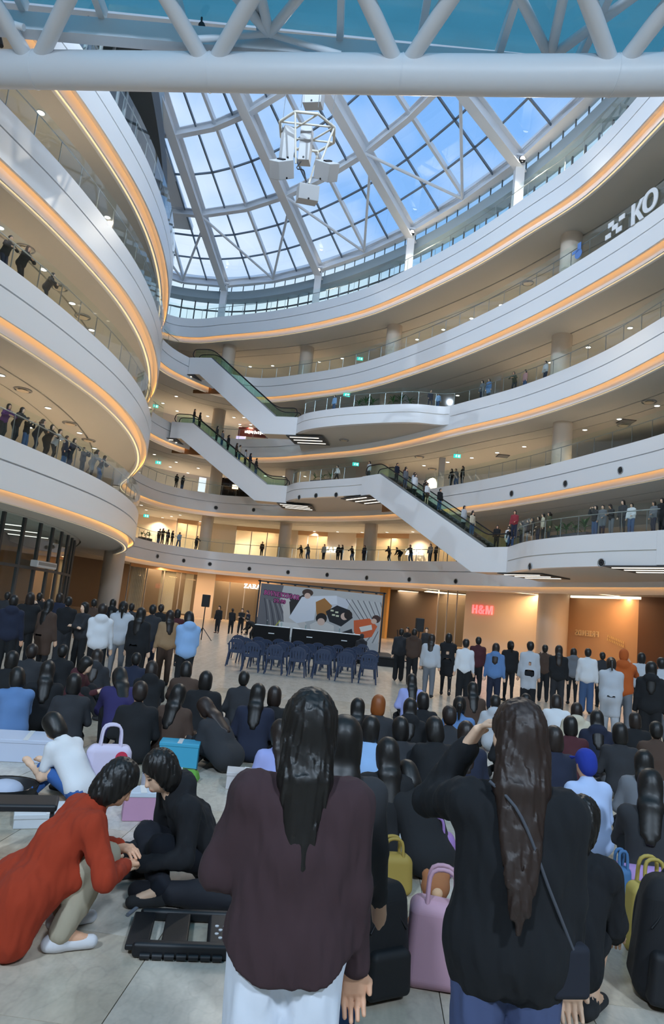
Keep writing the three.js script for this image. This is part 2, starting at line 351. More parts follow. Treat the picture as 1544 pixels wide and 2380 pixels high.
// ------------------------------------------------------------------ entrance canopy and tube truss
{
  const chord = [[-15.3, 19.75], [-12, 19.35], [-1.35, 18.15], [8.1, 16.95], [18.2, 14.9]];
  const pts = chord.map(([x, d]) => P3(x, 17.62, d));
  const c3 = new THREE.CatmullRomCurve3(pts);
  const t = thing('tube_truss', 'large white tubular steel truss crossing the hall overhead', 'truss', [0, 0, 0]);
  mesh('bottom_chord', new THREE.TubeGeometry(c3, 60, 0.535, 28), M.steelWhite, t);
  const webs = [[80, 135, -10, 152], [490, 118, 402, 573], [935, 112, 865, 1032], [1430, 118, 1374, 1548]];
  const ends = [];
  for (const [px, py, a, b] of webs) {
    const s = sight(px, py + 30); let n = null, bd = 1e9;
    for (let i = 0; i <= 400; i++) { const p = c3.getPointAt(i / 400), q = Math.abs(p.x * s[2] + p.z * s[0]); if (q < bd) { bd = q; n = p; } }
    for (const e of [a, b]) {
      const f = 1.6, qx = px + (e - px) * f, qy = py - py * f, [x, d] = atHeight(qx, qy, 18.35), end = P3(x, 18.35, d); ends.push(end);
      mesh('web_tube', bar(n.clone().add(new THREE.Vector3(Math.sign(e - px) * 0.2, 0.2, 0.25)), end, 0.23, 18), M.steelWhite, t);
    }
    mesh('gusset', new THREE.CylinderGeometry(0.555, 0.555, 0.03, 28).rotateZ(Math.PI / 2).translate(n.x + 0.02, n.y, n.z), M.steelWhite, t);
  }
  ends.sort((p, q) => p.x - q.x);
  mesh('rear_chord', bar(ends[0].clone().add(new THREE.Vector3(-2, 0, 0)), ends[ends.length - 1].clone().add(new THREE.Vector3(2, 0, 0)), 0.3, 18), M.steelWhite, t);
  // second truss and edge beam behind it
  const t2 = thing('edge_truss', 'edge beam with slender struts behind the big tube truss', 'truss', [0, 0, 0]);
  const bA = P3(-17, 18.45, 18.55), bB = P3(18.6, 18.75, 18.2), bl = (f) => bA.clone().lerp(bB, f);
  mesh('edge_beam', beam(bA, bB, 0.4, 0.6), M.steelWhite, t2);
  for (const f of [0.12, 0.385, 0.62, 0.86]) {
    const n = bl(f).add(new THREE.Vector3(0, 0.1, 0.35));
    for (const [dx, dy] of [[-2.6, 2.4], [-0.45, 2.6], [2.4, 2.4]]) mesh('strut', bar(n, n.clone().add(new THREE.Vector3(dx, dy * 0.0 - 0.0 + 0.25, 3.2)), 0.15, 12), M.steelWhite, t2);
    for (const s of [-1, 1]) mesh('stay', bar(n, n.clone().add(new THREE.Vector3(s * 2.2, -0.55, 0.1)), 0.1, 10), M.steelWhite, t2);
  }
  // canopy glass in bars
  const roof = structGroup('window_5', 'teal glass entrance canopy overhead with slim bars', 'canopy');
  for (let i = 0; i < 14; i++) for (let j = 0; j < 4; j++) {
    const x = -15.6 + i * 2.4, d0 = 18.45 - j * 7.5, yb = 18.75;
    mesh('pane', box(2.3, 0.02, 7.4, x + 1.2, yb + 0.5, -(d0 - 3.7)), M.tealGlass, roof);
    if (!j) mesh('canopy_bar', beam(P3(x, yb + 0.25, 18.4), P3(x, yb + 0.25, -11.5), 0.2, 0.42), M.steelWhite, roof);
  }
  for (const [px, py] of [[216, 60], [480, 62], [5, 82]]) {
    const [x, d] = atHeight(px, py, 19.0), l = thing('canopy_spotlight', `small dark spotlight under the teal canopy ${px < 100 ? 'at the frame edge' : px < 300 ? 'over the left strut' : 'beside the middle struts'}`, 'spotlight', [x, 18.95, -d], 0, 'canopy spotlights');
    mesh('housing', bar(new THREE.Vector3(-0.16, 0.1, 0), new THREE.Vector3(0.1, -0.42, 0.1), 0.1, 12, 0.07), M.black, l);
    mesh('yoke', bar(new THREE.Vector3(-0.16, 0.1, 0), new THREE.Vector3(-0.18, 0.35, 0), 0.03), M.black, l);
  }
}
// ------------------------------------------------------------------ landings that swell out of the edges
function quadGeo(a, b, y0, y1) {
  const A = P3(a[0], y0, a[1]), B = P3(b[0], y0, b[1]), C = P3(b[0], y1, b[1]), D = P3(a[0], y1, a[1]);
  const g = new THREE.BufferGeometry();
  g.setAttribute('position', new THREE.Float32BufferAttribute([A, B, C, A, C, D].flatMap((p) => p.toArray()), 3));
  g.setAttribute('uv', new THREE.Float32BufferAttribute([0, 0, 1, 0, 1, 1, 0, 0, 1, 1, 0, 1], 2));
  g.computeVertexNormals(); return g;
}
function plate(poly, y0, y1) {
  const s = new THREE.Shape(); poly.forEach(([x, d], i) => (i ? s.lineTo(x, d) : s.moveTo(x, d)));
  return new THREE.ExtrudeGeometry(s, { depth: y1 - y0, bevelEnabled: false }).rotateX(-Math.PI / 2).translate(0, y0, 0);
}
function balustrade(e, y, label, group, skip = () => false, tall = 1.42, rail = 1.08) {
  const g = thing('glass_balustrade', label, 'railing', [0, 0, 0], 0, group);
  const run = []; let runs = [];
  for (let i = 0; i + 2 < e.p.length + 1 && i < e.p.length - 1; i += 2) {
    const j = Math.min(i + 2, e.p.length - 1), a = off(e, i, -0.06), b = off(e, j, -0.06);
    if (skip(a) || skip(b)) { if (run.length) runs.push(run.splice(0)); continue; }
    mesh('pane', quadGeo(a, b, y + 0.02, y + tall), M.glass, g);
    const q = off(e, i, -0.14);
    mesh('post', box(0.035, rail, 0.035, q[0], y + rail / 2, -q[1]), M.metal, g);
    if (!run.length) run.push(P3(q[0], y + rail, q[1]));
    const r = off(e, j, -0.14); run.push(P3(r[0], y + rail, r[1]));
  }
  if (run.length) runs.push(run);
  for (const r of runs) if (r.length > 1) mesh('handrail', new THREE.TubeGeometry(new THREE.CatmullRomCurve3(r), r.length * 2, 0.028, 7), M.metal, g);
  return g;
}
const near = (p, c, r) => Math.hypot(p[0] - c[0], p[1] - c[1]) < r;
const PLAT = {
  4: edge([[-4.0, 59.9], [-3.2, 58.3], [-0.6, 55.9], [3.2, 53.6], [5.9, 52.5], [8.1, 52.4], [9.6, 51.0], [11.3, 47.9]], 0.7),
  3: edge([[-4.55, 64.5], [-3.6, 62.3], [-2.3, 60.9], [1.9, 57.0], [2.5, 56.2]], 0.7),
  2: edge([[11.5, 43.9], [11.7, 40], [12.55, 37.0], [13.9, 34.1], [15.35, 31.7]], 0.7),
};
const BACK = {
  4: [[12.4, 49.5], [8.5, 55], [4, 61], [-1.5, 66.5], [-3.6, 67.5]],
  3: [[3.6, 57.4], [9.5, 62], [4, 68], [-2, 71.5], [-5, 70], [-5.2, 66]],
  2: [[17, 32.5], [23, 34], [21, 41], [18.5, 47], [15, 48.5], [12.5, 45.2]],
};
const PH = { 4: 1.5, 3: 1.5, 2: 1.65 };
for (const n of [2, 3, 4]) {
  const e = PLAT[n], y = LEVELS[n].y, h = PH[n];
  const poly = [...e.p.map((_, i) => off(e, i, -0.05)), ...BACK[n]];
  struct('floor', plate(poly, y - h + 0.02, y - 0.01), M.ceiling, `escalator landing slab swelling out of the ${LEVELS[n].name} storey`, 'landing');
  const f = y - 0.62 - (n === 2 ? 0.25 : 0);
  struct('trim', sweep(e, [[-0.1, y + 0.02], [0, y + 0.02], [0, f], [-0.14, f], [-0.14, f - 0.06], [0, f - 0.06], [0, y - h], [-0.4, y - h]]), M.fascia, `white curved front of the ${LEVELS[n].name} storey escalator landing`, 'fascia');
  balustrade(e, y, `glass rail round the ${LEVELS[n].name} storey escalator landing`, 'glass rails', (p) => (n === 4 ? near(p, [-4, 59.9], 0.8) : n === 3 ? near(p, [-4.5, 64.5], 0.9) || near(p, [2.5, 56.2], 0.9) : near(p, [11.5, 43.9], 0.9)));
}
// rails along every edge, left out where a landing joins and outside the picture
const JOIN = {
  2: (p) => p[1] < 14 || (p[0] > 13.5 && p[1] > 32 && p[1] < 50.5),
  3: (p) => p[1] < 14 || (p[0] > -4.6 && p[0] < 7.5 && p[1] > 59),
  4: (p) => p[1] < 19.5 || (p[0] > -3.9 && p[0] < 10.8 && p[1] > 48.2) || near(p, [-16.3, 66.8], 1.5),
  5: (p) => p[1] < 14 || near(p, [-14.2, 63.4], 1.3),
  6: (p) => p[1] < 14,
};
for (let n = 2; n <= 6; n++) balustrade(LEVELS[n].e, LEVELS[n].y, `long glass rail along the ${LEVELS[n].name} storey edge`, 'glass rails', JOIN[n]);

// ------------------------------------------------------------------ escalators
const escRide = {};
function escalator(key, T, yT, B, yB, label) {
  const dx = B[0] - T[0], dd = B[1] - T[1], R = Math.hypot(dx, dd), h = yT - yB, W = 1.7;
  const g = thing('escalator', label, 'escalator', [T[0], yT, -T[1]], Math.atan2(dd, dx), 'escalators');
  const F = 2.0, k = h / (R - 2 * F);
  const top = (x) => (x < F ? 0 : x > R - F ? -h : -(x - F) * k);
  const side = new THREE.Shape([[-0.15, 0.02], [F, 0.02], [R - F, -h + 0.02], [R + 0.1, -h + 0.02], [R + 0.1, -h - 1.62], [R - F - 1.0, -h - 1.62], [F - 1.0, -1.6], [-0.15, -1.6]].map(([x, y]) => new THREE.Vector2(x, y)));
  const slab = (z) => new THREE.ExtrudeGeometry(side, { depth: 0.1, bevelEnabled: true, bevelSize: 0.012, bevelThickness: 0.012, bevelSegments: 1 }).translate(0, 0, z);
  // local z runs towards the viewer; the near panel stands on the given line
  mesh('side_panel', slab(-0.1), M.fascia, g); mesh('side_panel', slab(-W), M.fascia, g);
  const under = (z0) => [beam(new THREE.Vector3(-0.1, -1.56, -W / 2), new THREE.Vector3(F - 1, -1.56, -W / 2), W - 0.1, 0.06), beam(new THREE.Vector3(F - 1, -1.56, -W / 2), new THREE.Vector3(R - F - 1, -h - 1.58, -W / 2), W - 0.1, 0.06), beam(new THREE.Vector3(R - F - 1, -h - 1.58, -W / 2), new THREE.Vector3(R, -h - 1.58, -W / 2), W - 0.1, 0.06)];
  mesh('underside', under(), M.valance, g);
  const stepG = box(0.4, 0.2, W - 0.55, 0, 0, 0), n = Math.round((R - 2 * F) / 0.4);
  for (let i = 0; i < n; i++) { const s = mesh('step', stepG, M.darkMetal, g), x = F + (i + 0.5) * (R - 2 * F) / n; s.position.set(x, top(x) - 0.12, -W / 2); }
  mesh('landing_plate', box(F, 0.06, W - 0.3, F / 2, -0.03, -W / 2), M.metal, g); mesh('landing_plate', box(F, 0.06, W - 0.3, R - F / 2, -h - 0.03, -W / 2), M.metal, g);
  for (const z of [-0.2, -W + 0.2]) {
    const m = 9;
    for (let i = 0; i < m; i++) {
      const a = 0.25 + (R - 0.5) * i / m, b = 0.25 + (R - 0.5) * (i + 1) / m - 0.03, c = new THREE.BufferGeometry();
      const mid = [a, ...[F, R - F].filter((q) => q > a && q < b), b], pos = [];
      for (let q = 0; q + 1 < mid.length; q++) { const x0 = mid[q], x1 = mid[q + 1]; pos.push(x0, top(x0), z, x1, top(x1), z, x1, top(x1) + 0.88, z, x0, top(x0), z, x1, top(x1) + 0.88, z, x0, top(x0) + 0.88, z); }
      c.setAttribute('position', new THREE.Float32BufferAttribute(pos, 3)); c.computeVertexNormals();
      mesh('pane', c, M.escGlass, g);
    }
    const y = (x) => top(x) + 0.92;
    const pts = [[0.3, -0.0], [0.02, 0.35], [0.12, 0.8], [0.4, 0.92], [F - 0.4, 0.92], [F + 0.4, y(F + 0.4)], [R / 2, y(R / 2)], [R - F - 0.4, y(R - F - 0.4)], [R - F + 0.4, -h + 0.92], [R - 0.4, -h + 0.92], [R - 0.12, -h + 0.8], [R - 0.02, -h + 0.35], [R - 0.3, -h]].map(([x, q]) => new THREE.Vector3(x, q, z));
    mesh('handrail', new THREE.TubeGeometry(new THREE.CatmullRomCurve3(pts, false, 'catmullrom', 0.25), 90, 0.045, 8), M.blackRubber, g);
    mesh('skirt', [beam(new THREE.Vector3(F, 0.1, z * 1), new THREE.Vector3(R - F, -h + 0.1, z), 0.06, 0.14)], M.metal, g);
  }
  // lit soffit recesses below both landings
  for (const [x, y, s] of [[-1.2, -1.66, 1], [R + 0.9, -h - 1.68, -1]]) {
    const p = mesh('soffit_panel', box(3.4, 0.06, 3.0, x, y, -1.5), M.darkPanel, g);
    for (let q = 0; q < 3; q++) mesh('light_strip', box(2.7, 0.03, 0.13, x + (q - 1) * 0.1, y - 0.05, -0.45 - q * 0.95), M.lampStrip, p);
  }
  mesh('soffit_bulkhead', box(3.6, 0.75, 0.15, 0.9, -2.05, -3.15), std({ color: 0x8a6038, roughness: 0.6 }), g);
  const lx = (f) => { const x = R * f; return [T[0] + dx * f, yT + top(x), T[1] + dd * f]; };
  const back = [-dd / R, dx / R], sgn = back[1] > 0 ? 1 : -1;    // plan direction from the near panel to the far one
  escRide[key] = (f, z = 0.85) => { const x = R * f, q = lx(f); return { x: q[0] + back[0] * sgn * z, y: q[1] + (x > F && x < R - F ? -0.02 : 0), d: q[2] + back[1] * sgn * z, turn: Math.atan2(dd, dx) }; };
  return g;
}
escalator('upper', [-14.75, 62.3], 24.5, [-4.05, 59.75], 19, 'empty white escalator with green-tinted glass, highest of the three');
escalator('middle', [-16.5, 65.8], 19, [-4.55, 64.45], 13.5, 'white escalator carrying riders between fourth and third storeys');
escalator('lower', [2.35, 56.3], 13.5, [11.55, 43.75], 7.25, 'white escalator carrying riders down to the second storey landing');
escalator('exit', [15.4, 31.6], 7.25, [25, 18.2], 0.02, 'white escalator cut off by the frame beside the second storey landing');

// ------------------------------------------------------------------ unseen flood lamps added to brighten the hall: upper wall, roof edge, lobby
for (const [x, y, z, tx, ty, tz, k, where] of [[-9, 31.5, -20.2, -8, 9, -60, 600, 'high on the upper wall, left of the others'], [1, 31.5, -20.2, 4, 9, -55, 580, 'high on the middle of the upper wall'], [9, 31.5, -20.2, 16, 15, -42, 270, 'high on the upper wall, right of the others'], [-7, 15.5, 11.6, -5, 6, -14, 860, 'on the lobby wall behind the viewer, left one'], [8, 15.5, 11.6, 5, 6, -14, 860, 'on the lobby wall behind the viewer, right one'], [-11.5, 33.2, -37, 8, 15, -48, 330, 'under the roof above the left balconies']]) {
  const g = thing('added_flood_lamp', `added unseen cool white flood lamp ${where}`, 'flood lamp', [x, y, z], Math.atan2(tx - x, tz - z), 'added hall flood lamps');
  mesh('housing', rbox(0.7, 0.5, 0.3, 0, 0, 0, 0.05), M.darkMetal, g); mesh('bracket', box(0.1, 0.1, 0.5, 0, 0.1, -0.35), M.darkMetal, g); mesh('lamp_face', box(0.6, 0.4, 0.02, 0, 0, 0.155), M.lampWarm, g);
  const s = new THREE.SpotLight(0xd2e6fb, k, 120, 1.1, 0.9, 2), f = new THREE.Vector3(tx - x, ty - y, tz - z).normalize(); s.position.set(x + f.x * 0.5, y + f.y * 0.5, z + f.z * 0.5); s.target.position.set(tx, ty, tz); s.castShadow = true; s.shadow.radius = z > 0 ? 45 : 4; scene.add(s, s.target);
}

// ------------------------------------------------------------------ columns
{
  const where = { 0.333: 'by the wide curve of the rail', 0.065: 'near the middle of the far side', '-0.066': 'over the far escalators', '-0.183': 'in the far corner' };
  for (const n of [2, 3, 4, 5]) for (const az of [0.333, 0.065, -0.066, -0.183]) {
    if (n === 2 && az === 0.333) continue;
    const e = LEVELS[n].e; let best = null;
    for (let i = 0; i < e.p.length; i++) { if (e.p[i][1] < 30) continue; const q = off(e, i, n === 2 ? -3.2 : -1.5), m = Math.abs(q[0] / q[1] - az); if (!best || m < best.m) best = { m, q }; }
    const y0 = LEVELS[n].y, y1 = storey(n), g = structGroup('column', `round beige column on the ${LEVELS[n].name} storey ${where[az]}`, 'column');
    g.position.set(best.q[0], y0, -best.q[1]);
    mesh('shaft', new THREE.CylinderGeometry(0.68, 0.68, y1 - y0, 36, 1, true).translate(0, (y1 - y0) / 2, 0), M.column, g);
    mesh('plinth', new THREE.CylinderGeometry(0.73, 0.73, 0.18, 36).translate(0, 0.09, 0), M.metal, g);
  }
  { const y0 = LEVELS[3].y, q = hitEdge(1026, 1100, LEVELS[3].e, -2.2), g = structGroup('column', 'slim square grey post behind the lower escalator', 'column'); g.position.set(q.x, y0, -q.d); mesh('shaft', box(0.5, storey(3) - y0, 0.5, 0, (storey(3) - y0) / 2, 0), M.steelGrey, g); mesh('plinth', box(0.56, 0.15, 0.56, 0, 0.075, 0), M.metal, g); }
}

// ------------------------------------------------------------------ lamps, grilles, signs on the ceilings and fascias
const downLights = {
  5: [[1241, 673], [1165, 709], [1096, 740], [1031, 766], [970, 789], [582, 852], [634, 850], [742, 841], [796, 833]],
  4: [[1465, 762], [1368, 807], [1279, 842], [1064, 919], [410, 921], [379, 937], [483, 967], [412, 955], [544, 970], [567, 970], [558, 986], [583, 987], [465, 976], [250, 505], [95, 262]],
  3: [[1528, 943], [1440, 974], [1360, 999], [1219, 1038], [1156, 1052], [1097, 1064], [1041, 1074], [986, 1082], [461, 1088], [396, 1085], [410, 1074], [359, 1056], [437, 1099], [532, 1104], [660, 1107], [709, 1107], [617, 1106], [0, 529], [101, 626], [168, 705], [213, 767], [242, 819]],
  2: [[329, 1174], [340, 1185], [399, 1200], [419, 1197], [378, 1203], [392, 1216], [434, 1220], [466, 1212], [514, 1220], [524, 1229], [570, 1226], [623, 1229], [731, 1235], [785, 1236], [842, 1237], [900, 1237], [960, 1236], [3, 872], [112, 948], [185, 1006], [220, 1042], [228, 1064], [231, 1087], [69, 993], [136, 1022]],
  1: [[1048, 1394], [1115, 1399], [1187, 1403], [1353, 1413], [1458, 1416]],
};
const lampDisc = new THREE.CylinderGeometry(0.15, 0.15, 0.03, 18), lampRing = new THREE.TorusGeometry(0.18, 0.03, 6, 20).rotateX(Math.PI / 2);
const sideOf = (n, px, py) => (px < 360 && !(n === 2 && py > 1160) ? 'left-hand' : px < 700 ? 'far' : 'right-hand'), nth = ['first', 'second', 'third', 'fourth', 'fifth', 'sixth', 'seventh', 'eighth', 'ninth', 'tenth', 'eleventh', 'twelfth', 'thirteenth', 'fourteenth'];
for (const n of [5, 4, 3, 2, 1]) downLights[n].sort((a, b) => a[0] - b[0]).forEach(([px, py], i) => {
  const y = storey(n), [x, d] = atHeight(px, py, y - 0.02), side = sideOf(n, px, py), rank = downLights[n].filter((q) => q[0] < px && sideOf(n, q[0], q[1]) === side).length;
  const g = thing('ceiling_downlight', `round glowing downlight in the ${ordinal[n]} storey's ${side} ceiling, ${nth[rank]} from the left`, 'downlight', [x, y - 0.02, -d], 0, `${ordinal[n]} storey ${side} downlights`);
  mesh('lamp_disc', lampDisc, M.lampWarm, g); mesh('trim_ring', lampRing, M.white, g);
  if (i % 2 === 0 || n === 1) { const s = new THREE.SpotLight(0xffe6c6, LAMP * [0, 1.1, 1.2, 1, 0.8, 0.75][n], 30, 1.15, 0.7, 2); s.position.set(x, y - 0.1, -d); s.target.position.set(x, 0, -d); s.castShadow = true; s.shadow.radius = 5; scene.add(s, s.target); }
});
for (const [px, py, n, w] of [[53, 906, 2, 'over the person in purple'], [163, 984, 2, 'over the dark row of watchers'], [206, 1023, 2, 'at the end of the row of watchers'], [58, 578, 3, 'over the two silhouettes'], [138, 668, 3, 'past the silhouettes'], [192, 736, 3, 'near the curve end'], [1227, 658, 5, 'under the long fascia'], [1509, 934, 3, 'at the frame edge'], [1450, 988, 3, 'beside the square grille'], [975, 1062, 3, 'over the lower escalator'], [1005, 1090, 3, 'over the escalator riders'], [800, 1023, 4, 'under the curved landing']]) {
  const y = n === 4 && px === 800 ? LEVELS[4].y - 1.5 : storey(n), [x, d] = atHeight(px, py, y - 0.02), g = thing('ceiling_diffuser', `round air diffuser in the ${ordinal[n]} storey ceiling ${w}`, 'vent', [x, y, -d], 0, 'ceiling diffusers');
  mesh('outer_ring', new THREE.TorusGeometry(0.42, 0.035, 6, 28).rotateX(Math.PI / 2).translate(0, -0.03, 0), M.steelGrey, g);
  mesh('inner_cone', new THREE.CylinderGeometry(0.16, 0.3, 0.08, 24).translate(0, -0.05, 0), M.valance, g);
}
for (const [px, py, w] of [[1456, 980, 'between two downlights'], [1169, 1060, 'over the fifth lamp from the frame edge']]) {
  const y = storey(3), [x, d] = atHeight(px, py, y - 0.02), g = thing('ceiling_grille', `square dark grille in the third storey ceiling ${w}`, 'vent', [x, y, -d], 0, 'square ceiling grilles');
  mesh('frame', box(1.0, 0.05, 1.0, 0, -0.025, 0), M.darkPanel, g); for (let i = 0; i < 5; i++) mesh('slat', box(0.85, 0.03, 0.05, 0, -0.06, -0.36 + i * 0.18), M.steelGrey, g);
}
const fasciaNear = (px) => (px < 320 ? 'by the left curve' : '');
const nozzles = [
  [2, LEVELS[2].e, [[366, 1293], [427, 1303], [488, 1311], [580, 1322], [670, 1330], [761, 1336], [853, 1343], [952, 1347], [1060, 1351]], ['nearest the left curve', 'second from the left curve', 'third from the left curve', "above the white shop sign", 'above the poster wall edge', "above the poster wall middle", "above the poster wall's right part", 'just past the poster wall', 'below the lower escalator']],
  [3, LEVELS[3].e, [[502, 1180], [590, 1185]], ['in the far corner', 'beside the middle escalator foot']],
  [3, PLAT[3], [[696, 1156], [735, 1152], [782, 1150]], ["on the landing's left", "in the landing's middle", "on the landing's right"]],
  [3, LEVELS[3].e, [[1190, 1147], [1315, 1124], [1443, 1093]], ['beside the streak of sunlight', 'halfway along the right band', 'nearest the right frame edge']],
  [2, PLAT[2], [[1233, 1317], [1399, 1308]], ["on the landing by the escalator", 'largest, low on the near landing front']],
];
for (const [n, e, list, words] of nozzles) list.forEach(([px, py], i) => {
  const h = hitEdge(px, py, e, 0.01), g = thing('air_nozzle', `round dark nozzle on the ${ordinal[n]} storey band ${words[i]}`, 'vent', [h.x, h.y, -h.d], Math.atan2(h.n[0], -h.n[1]), 'fascia air nozzles');
  mesh('rim', new THREE.TorusGeometry(0.2, 0.035, 8, 26).translate(0, 0, 0.02), M.metal, g);
  mesh('throat', new THREE.CylinderGeometry(0.19, 0.14, 0.03, 24).rotateX(Math.PI / 2).translate(0, 0, 0.012), M.black, g);
  mesh('inner_rim', new THREE.TorusGeometry(0.09, 0.015, 6, 20).translate(0, 0, 0.035), M.darkPanel, g);
});
const signGlow = std({ color: 0x1d8f86, emissive: new THREE.Color(0.05, 0.62, 0.55), emissiveIntensity: 1.1 }), signMan = std({ color: 0xffffff, emissive: new THREE.Color(0.7, 1, 0.95), emissiveIntensity: 0.9 });
for (const [px, py, n, w] of [[340, 1199, 2, 'on the second storey in the far corner'], [368, 1075, 3, 'on the third storey in the far corner'], [361, 944, 4, 'on the fourth storey beside the left curve'], [827, 1079, 3, 'over the third storey landing'], [1063, 1060, 3, 'beside the slim grey post'], [837, 834, 5, 'behind the fifth storey rail'], [806, 918, 4, 'beyond the fourth storey planters'], [1390, 1417, 1, 'over the ground floor right of the column']]) {
  const y = storey(n) - 0.45, [x, d] = atHeight(px, py, y), g = thing('exit_sign', `small green glowing exit sign hanging ${w}`, 'sign', [x, y, -d], -Math.atan2(x, d) * 0.6, 'exit signs');
  mesh('sign_box', rbox(0.62, 0.34, 0.08, 0, 0, 0, 0.015), signGlow, g); mesh('hanger', box(0.03, 0.3, 0.03, 0, 0.3, 0), M.metal, g);
  const s = mesh('sign_symbol', [box(0.1, 0.16, 0.01, -0.08, -0.02, 0.046), new THREE.CircleGeometry(0.035, 12).translate(-0.06, 0.1, 0.046), box(0.16, 0.2, 0.01, 0.15, -0.01, 0.045)], signMan, g);
}
// ------------------------------------------------------------------ people
// a surface round a distance field, one vertex per crossed cell
function nets(f, lo, hi, h, tint) {
  const nx = Math.ceil((hi[0] - lo[0]) / h) + 1, ny = Math.ceil((hi[1] - lo[1]) / h) + 1, nz = Math.ceil((hi[2] - lo[2]) / h) + 1;
  const val = new Float32Array(nx * ny * nz), id = new Int32Array(nx * ny * nz).fill(-1), at = (i, j, k) => (k * ny + j) * nx + i;
  for (let k = 0; k < nz; k++) for (let j = 0; j < ny; j++) for (let i = 0; i < nx; i++) val[at(i, j, k)] = f(lo[0] + i * h, lo[1] + j * h, lo[2] + k * h);
  const pos = [], idx = [];
  const C = [[0, 0, 0], [1, 0, 0], [0, 1, 0], [1, 1, 0], [0, 0, 1], [1, 0, 1], [0, 1, 1], [1, 1, 1]], E = [[0, 1], [2, 3], [4, 5], [6, 7], [0, 2], [1, 3], [4, 6], [5, 7], [0, 4], [1, 5], [2, 6], [3, 7]];
  for (let k = 0; k < nz - 1; k++) for (let j = 0; j < ny - 1; j++) for (let i = 0; i < nx - 1; i++) {
    let x = 0, y = 0, z = 0, n = 0;
    const v = C.map((c) => val[at(i + c[0], j + c[1], k + c[2])]);
    let neg = 0; for (const q of v) if (q < 0) neg++;
    if (!neg || neg === 8) continue;
    for (const [a, b] of E) if ((v[a] < 0) !== (v[b] < 0)) { const t = v[a] / (v[a] - v[b]); x += C[a][0] + (C[b][0] - C[a][0]) * t; y += C[a][1] + (C[b][1] - C[a][1]) * t; z += C[a][2] + (C[b][2] - C[a][2]) * t; n++; }
    id[at(i, j, k)] = pos.length / 3;
    pos.push(lo[0] + (i + x / n) * h, lo[1] + (j + y / n) * h, lo[2] + (k + z / n) * h);
  }
  const quad = (a, b, c, d, flip) => { if (a < 0 || b < 0 || c < 0 || d < 0) return; if (flip) idx.push(a, c, b, a, d, c); else idx.push(a, b, c, a, c, d); };
  for (let k = 1; k < nz - 1; k++) for (let j = 1; j < ny - 1; j++) for (let i = 1; i < nx - 1; i++) {
    const s = val[at(i, j, k)] < 0;
    if (s !== val[at(i + 1, j, k)] < 0) quad(id[at(i, j - 1, k - 1)], id[at(i, j, k - 1)], id[at(i, j, k)], id[at(i, j - 1, k)], !s);
    if (s !== val[at(i, j + 1, k)] < 0) quad(id[at(i - 1, j, k - 1)], id[at(i, j, k - 1)], id[at(i, j, k)], id[at(i - 1, j, k)], s);
    if (s !== val[at(i, j, k + 1)] < 0) quad(id[at(i - 1, j - 1, k)], id[at(i, j - 1, k)], id[at(i, j, k)], id[at(i - 1, j, k)], !s);
  }
  const g = new THREE.BufferGeometry();
  g.setAttribute('position', new THREE.Float32BufferAttribute(pos, 3)); g.setIndex(idx); g.computeVertexNormals();
  if (tint) { const c = []; for (let i = 0; i < pos.length; i += 3) c.push(...tint(pos[i], pos[i + 1], pos[i + 2])); g.setAttribute('color', new THREE.Float32BufferAttribute(c, 3)); }
  return g;
}
const V = (x, y, z) => [x, y, z], add = (a, b, s = 1) => [a[0] + b[0] * s, a[1] + b[1] * s, a[2] + b[2] * s], sub = (a, b) => add(a, b, -1);
const len = (a) => Math.hypot(a[0], a[1], a[2]), unit = (a) => { const l = len(a) || 1; return [a[0] / l, a[1] / l, a[2] / l]; }, dot = (a, b) => a[0] * b[0] + a[1] * b[1] + a[2] * b[2];
const cross = (a, b) => [a[1] * b[2] - a[2] * b[1], a[2] * b[0] - a[0] * b[2], a[0] * b[1] - a[1] * b[0]], mixv = (a, b, t) => add(a, sub(b, a), t);
// joined tapered bones and ellipsoids
const bone = (a, b, ra, rb = ra) => { const d = sub(b, a); return { a, d, L: dot(d, d) || 1e-9, ra, rb }; };
const egg = (c, r, ax) => ({ c, r, ax });
function dist(p, x, y, z) {
  if (p.c) {
    let X = x - p.c[0], Y = y - p.c[1], Z = z - p.c[2];
    if (p.ax) { const a = p.ax, q = [X, Y, Z]; X = dot(q, a[0]); Y = dot(q, a[1]); Z = dot(q, a[2]); }
    const k0 = Math.hypot(X / p.r[0], Y / p.r[1], Z / p.r[2]), k1 = Math.hypot(X / p.r[0] ** 2, Y / p.r[1] ** 2, Z / p.r[2] ** 2);
    return k0 * (k0 - 1) / (k1 || 1e-6);
  }
  const X = x - p.a[0], Y = y - p.a[1], Z = z - p.a[2], t = Math.min(1, Math.max(0, (X * p.d[0] + Y * p.d[1] + Z * p.d[2]) / p.L));
  return Math.hypot(X - p.d[0] * t, Y - p.d[1] * t, Z - p.d[2] * t) - (p.ra + (p.rb - p.ra) * t);
}
const smin = (a, b, k) => { const h = Math.max(0, k - Math.abs(a - b)) / k; return Math.min(a, b) - h * h * k * 0.25; };
const field = (list, k) => (x, y, z) => { let d = 9; for (const p of list) d = smin(d, dist(p, x, y, z), p.k ?? k); return d; };
function bounds(list, pad) {
  const lo = [9, 9, 9], hi = [-9, -9, -9];
  for (const p of list) {
    const ends = p.c ? [[p.c, Math.max(...p.r)]] : [[p.a, p.ra], [add(p.a, p.d), p.rb]];
    for (const [c, r] of ends) for (let q = 0; q < 3; q++) { lo[q] = Math.min(lo[q], c[q] - r - pad); hi[q] = Math.max(hi[q], c[q] + r + pad); }
  }
  return [lo, hi];
}
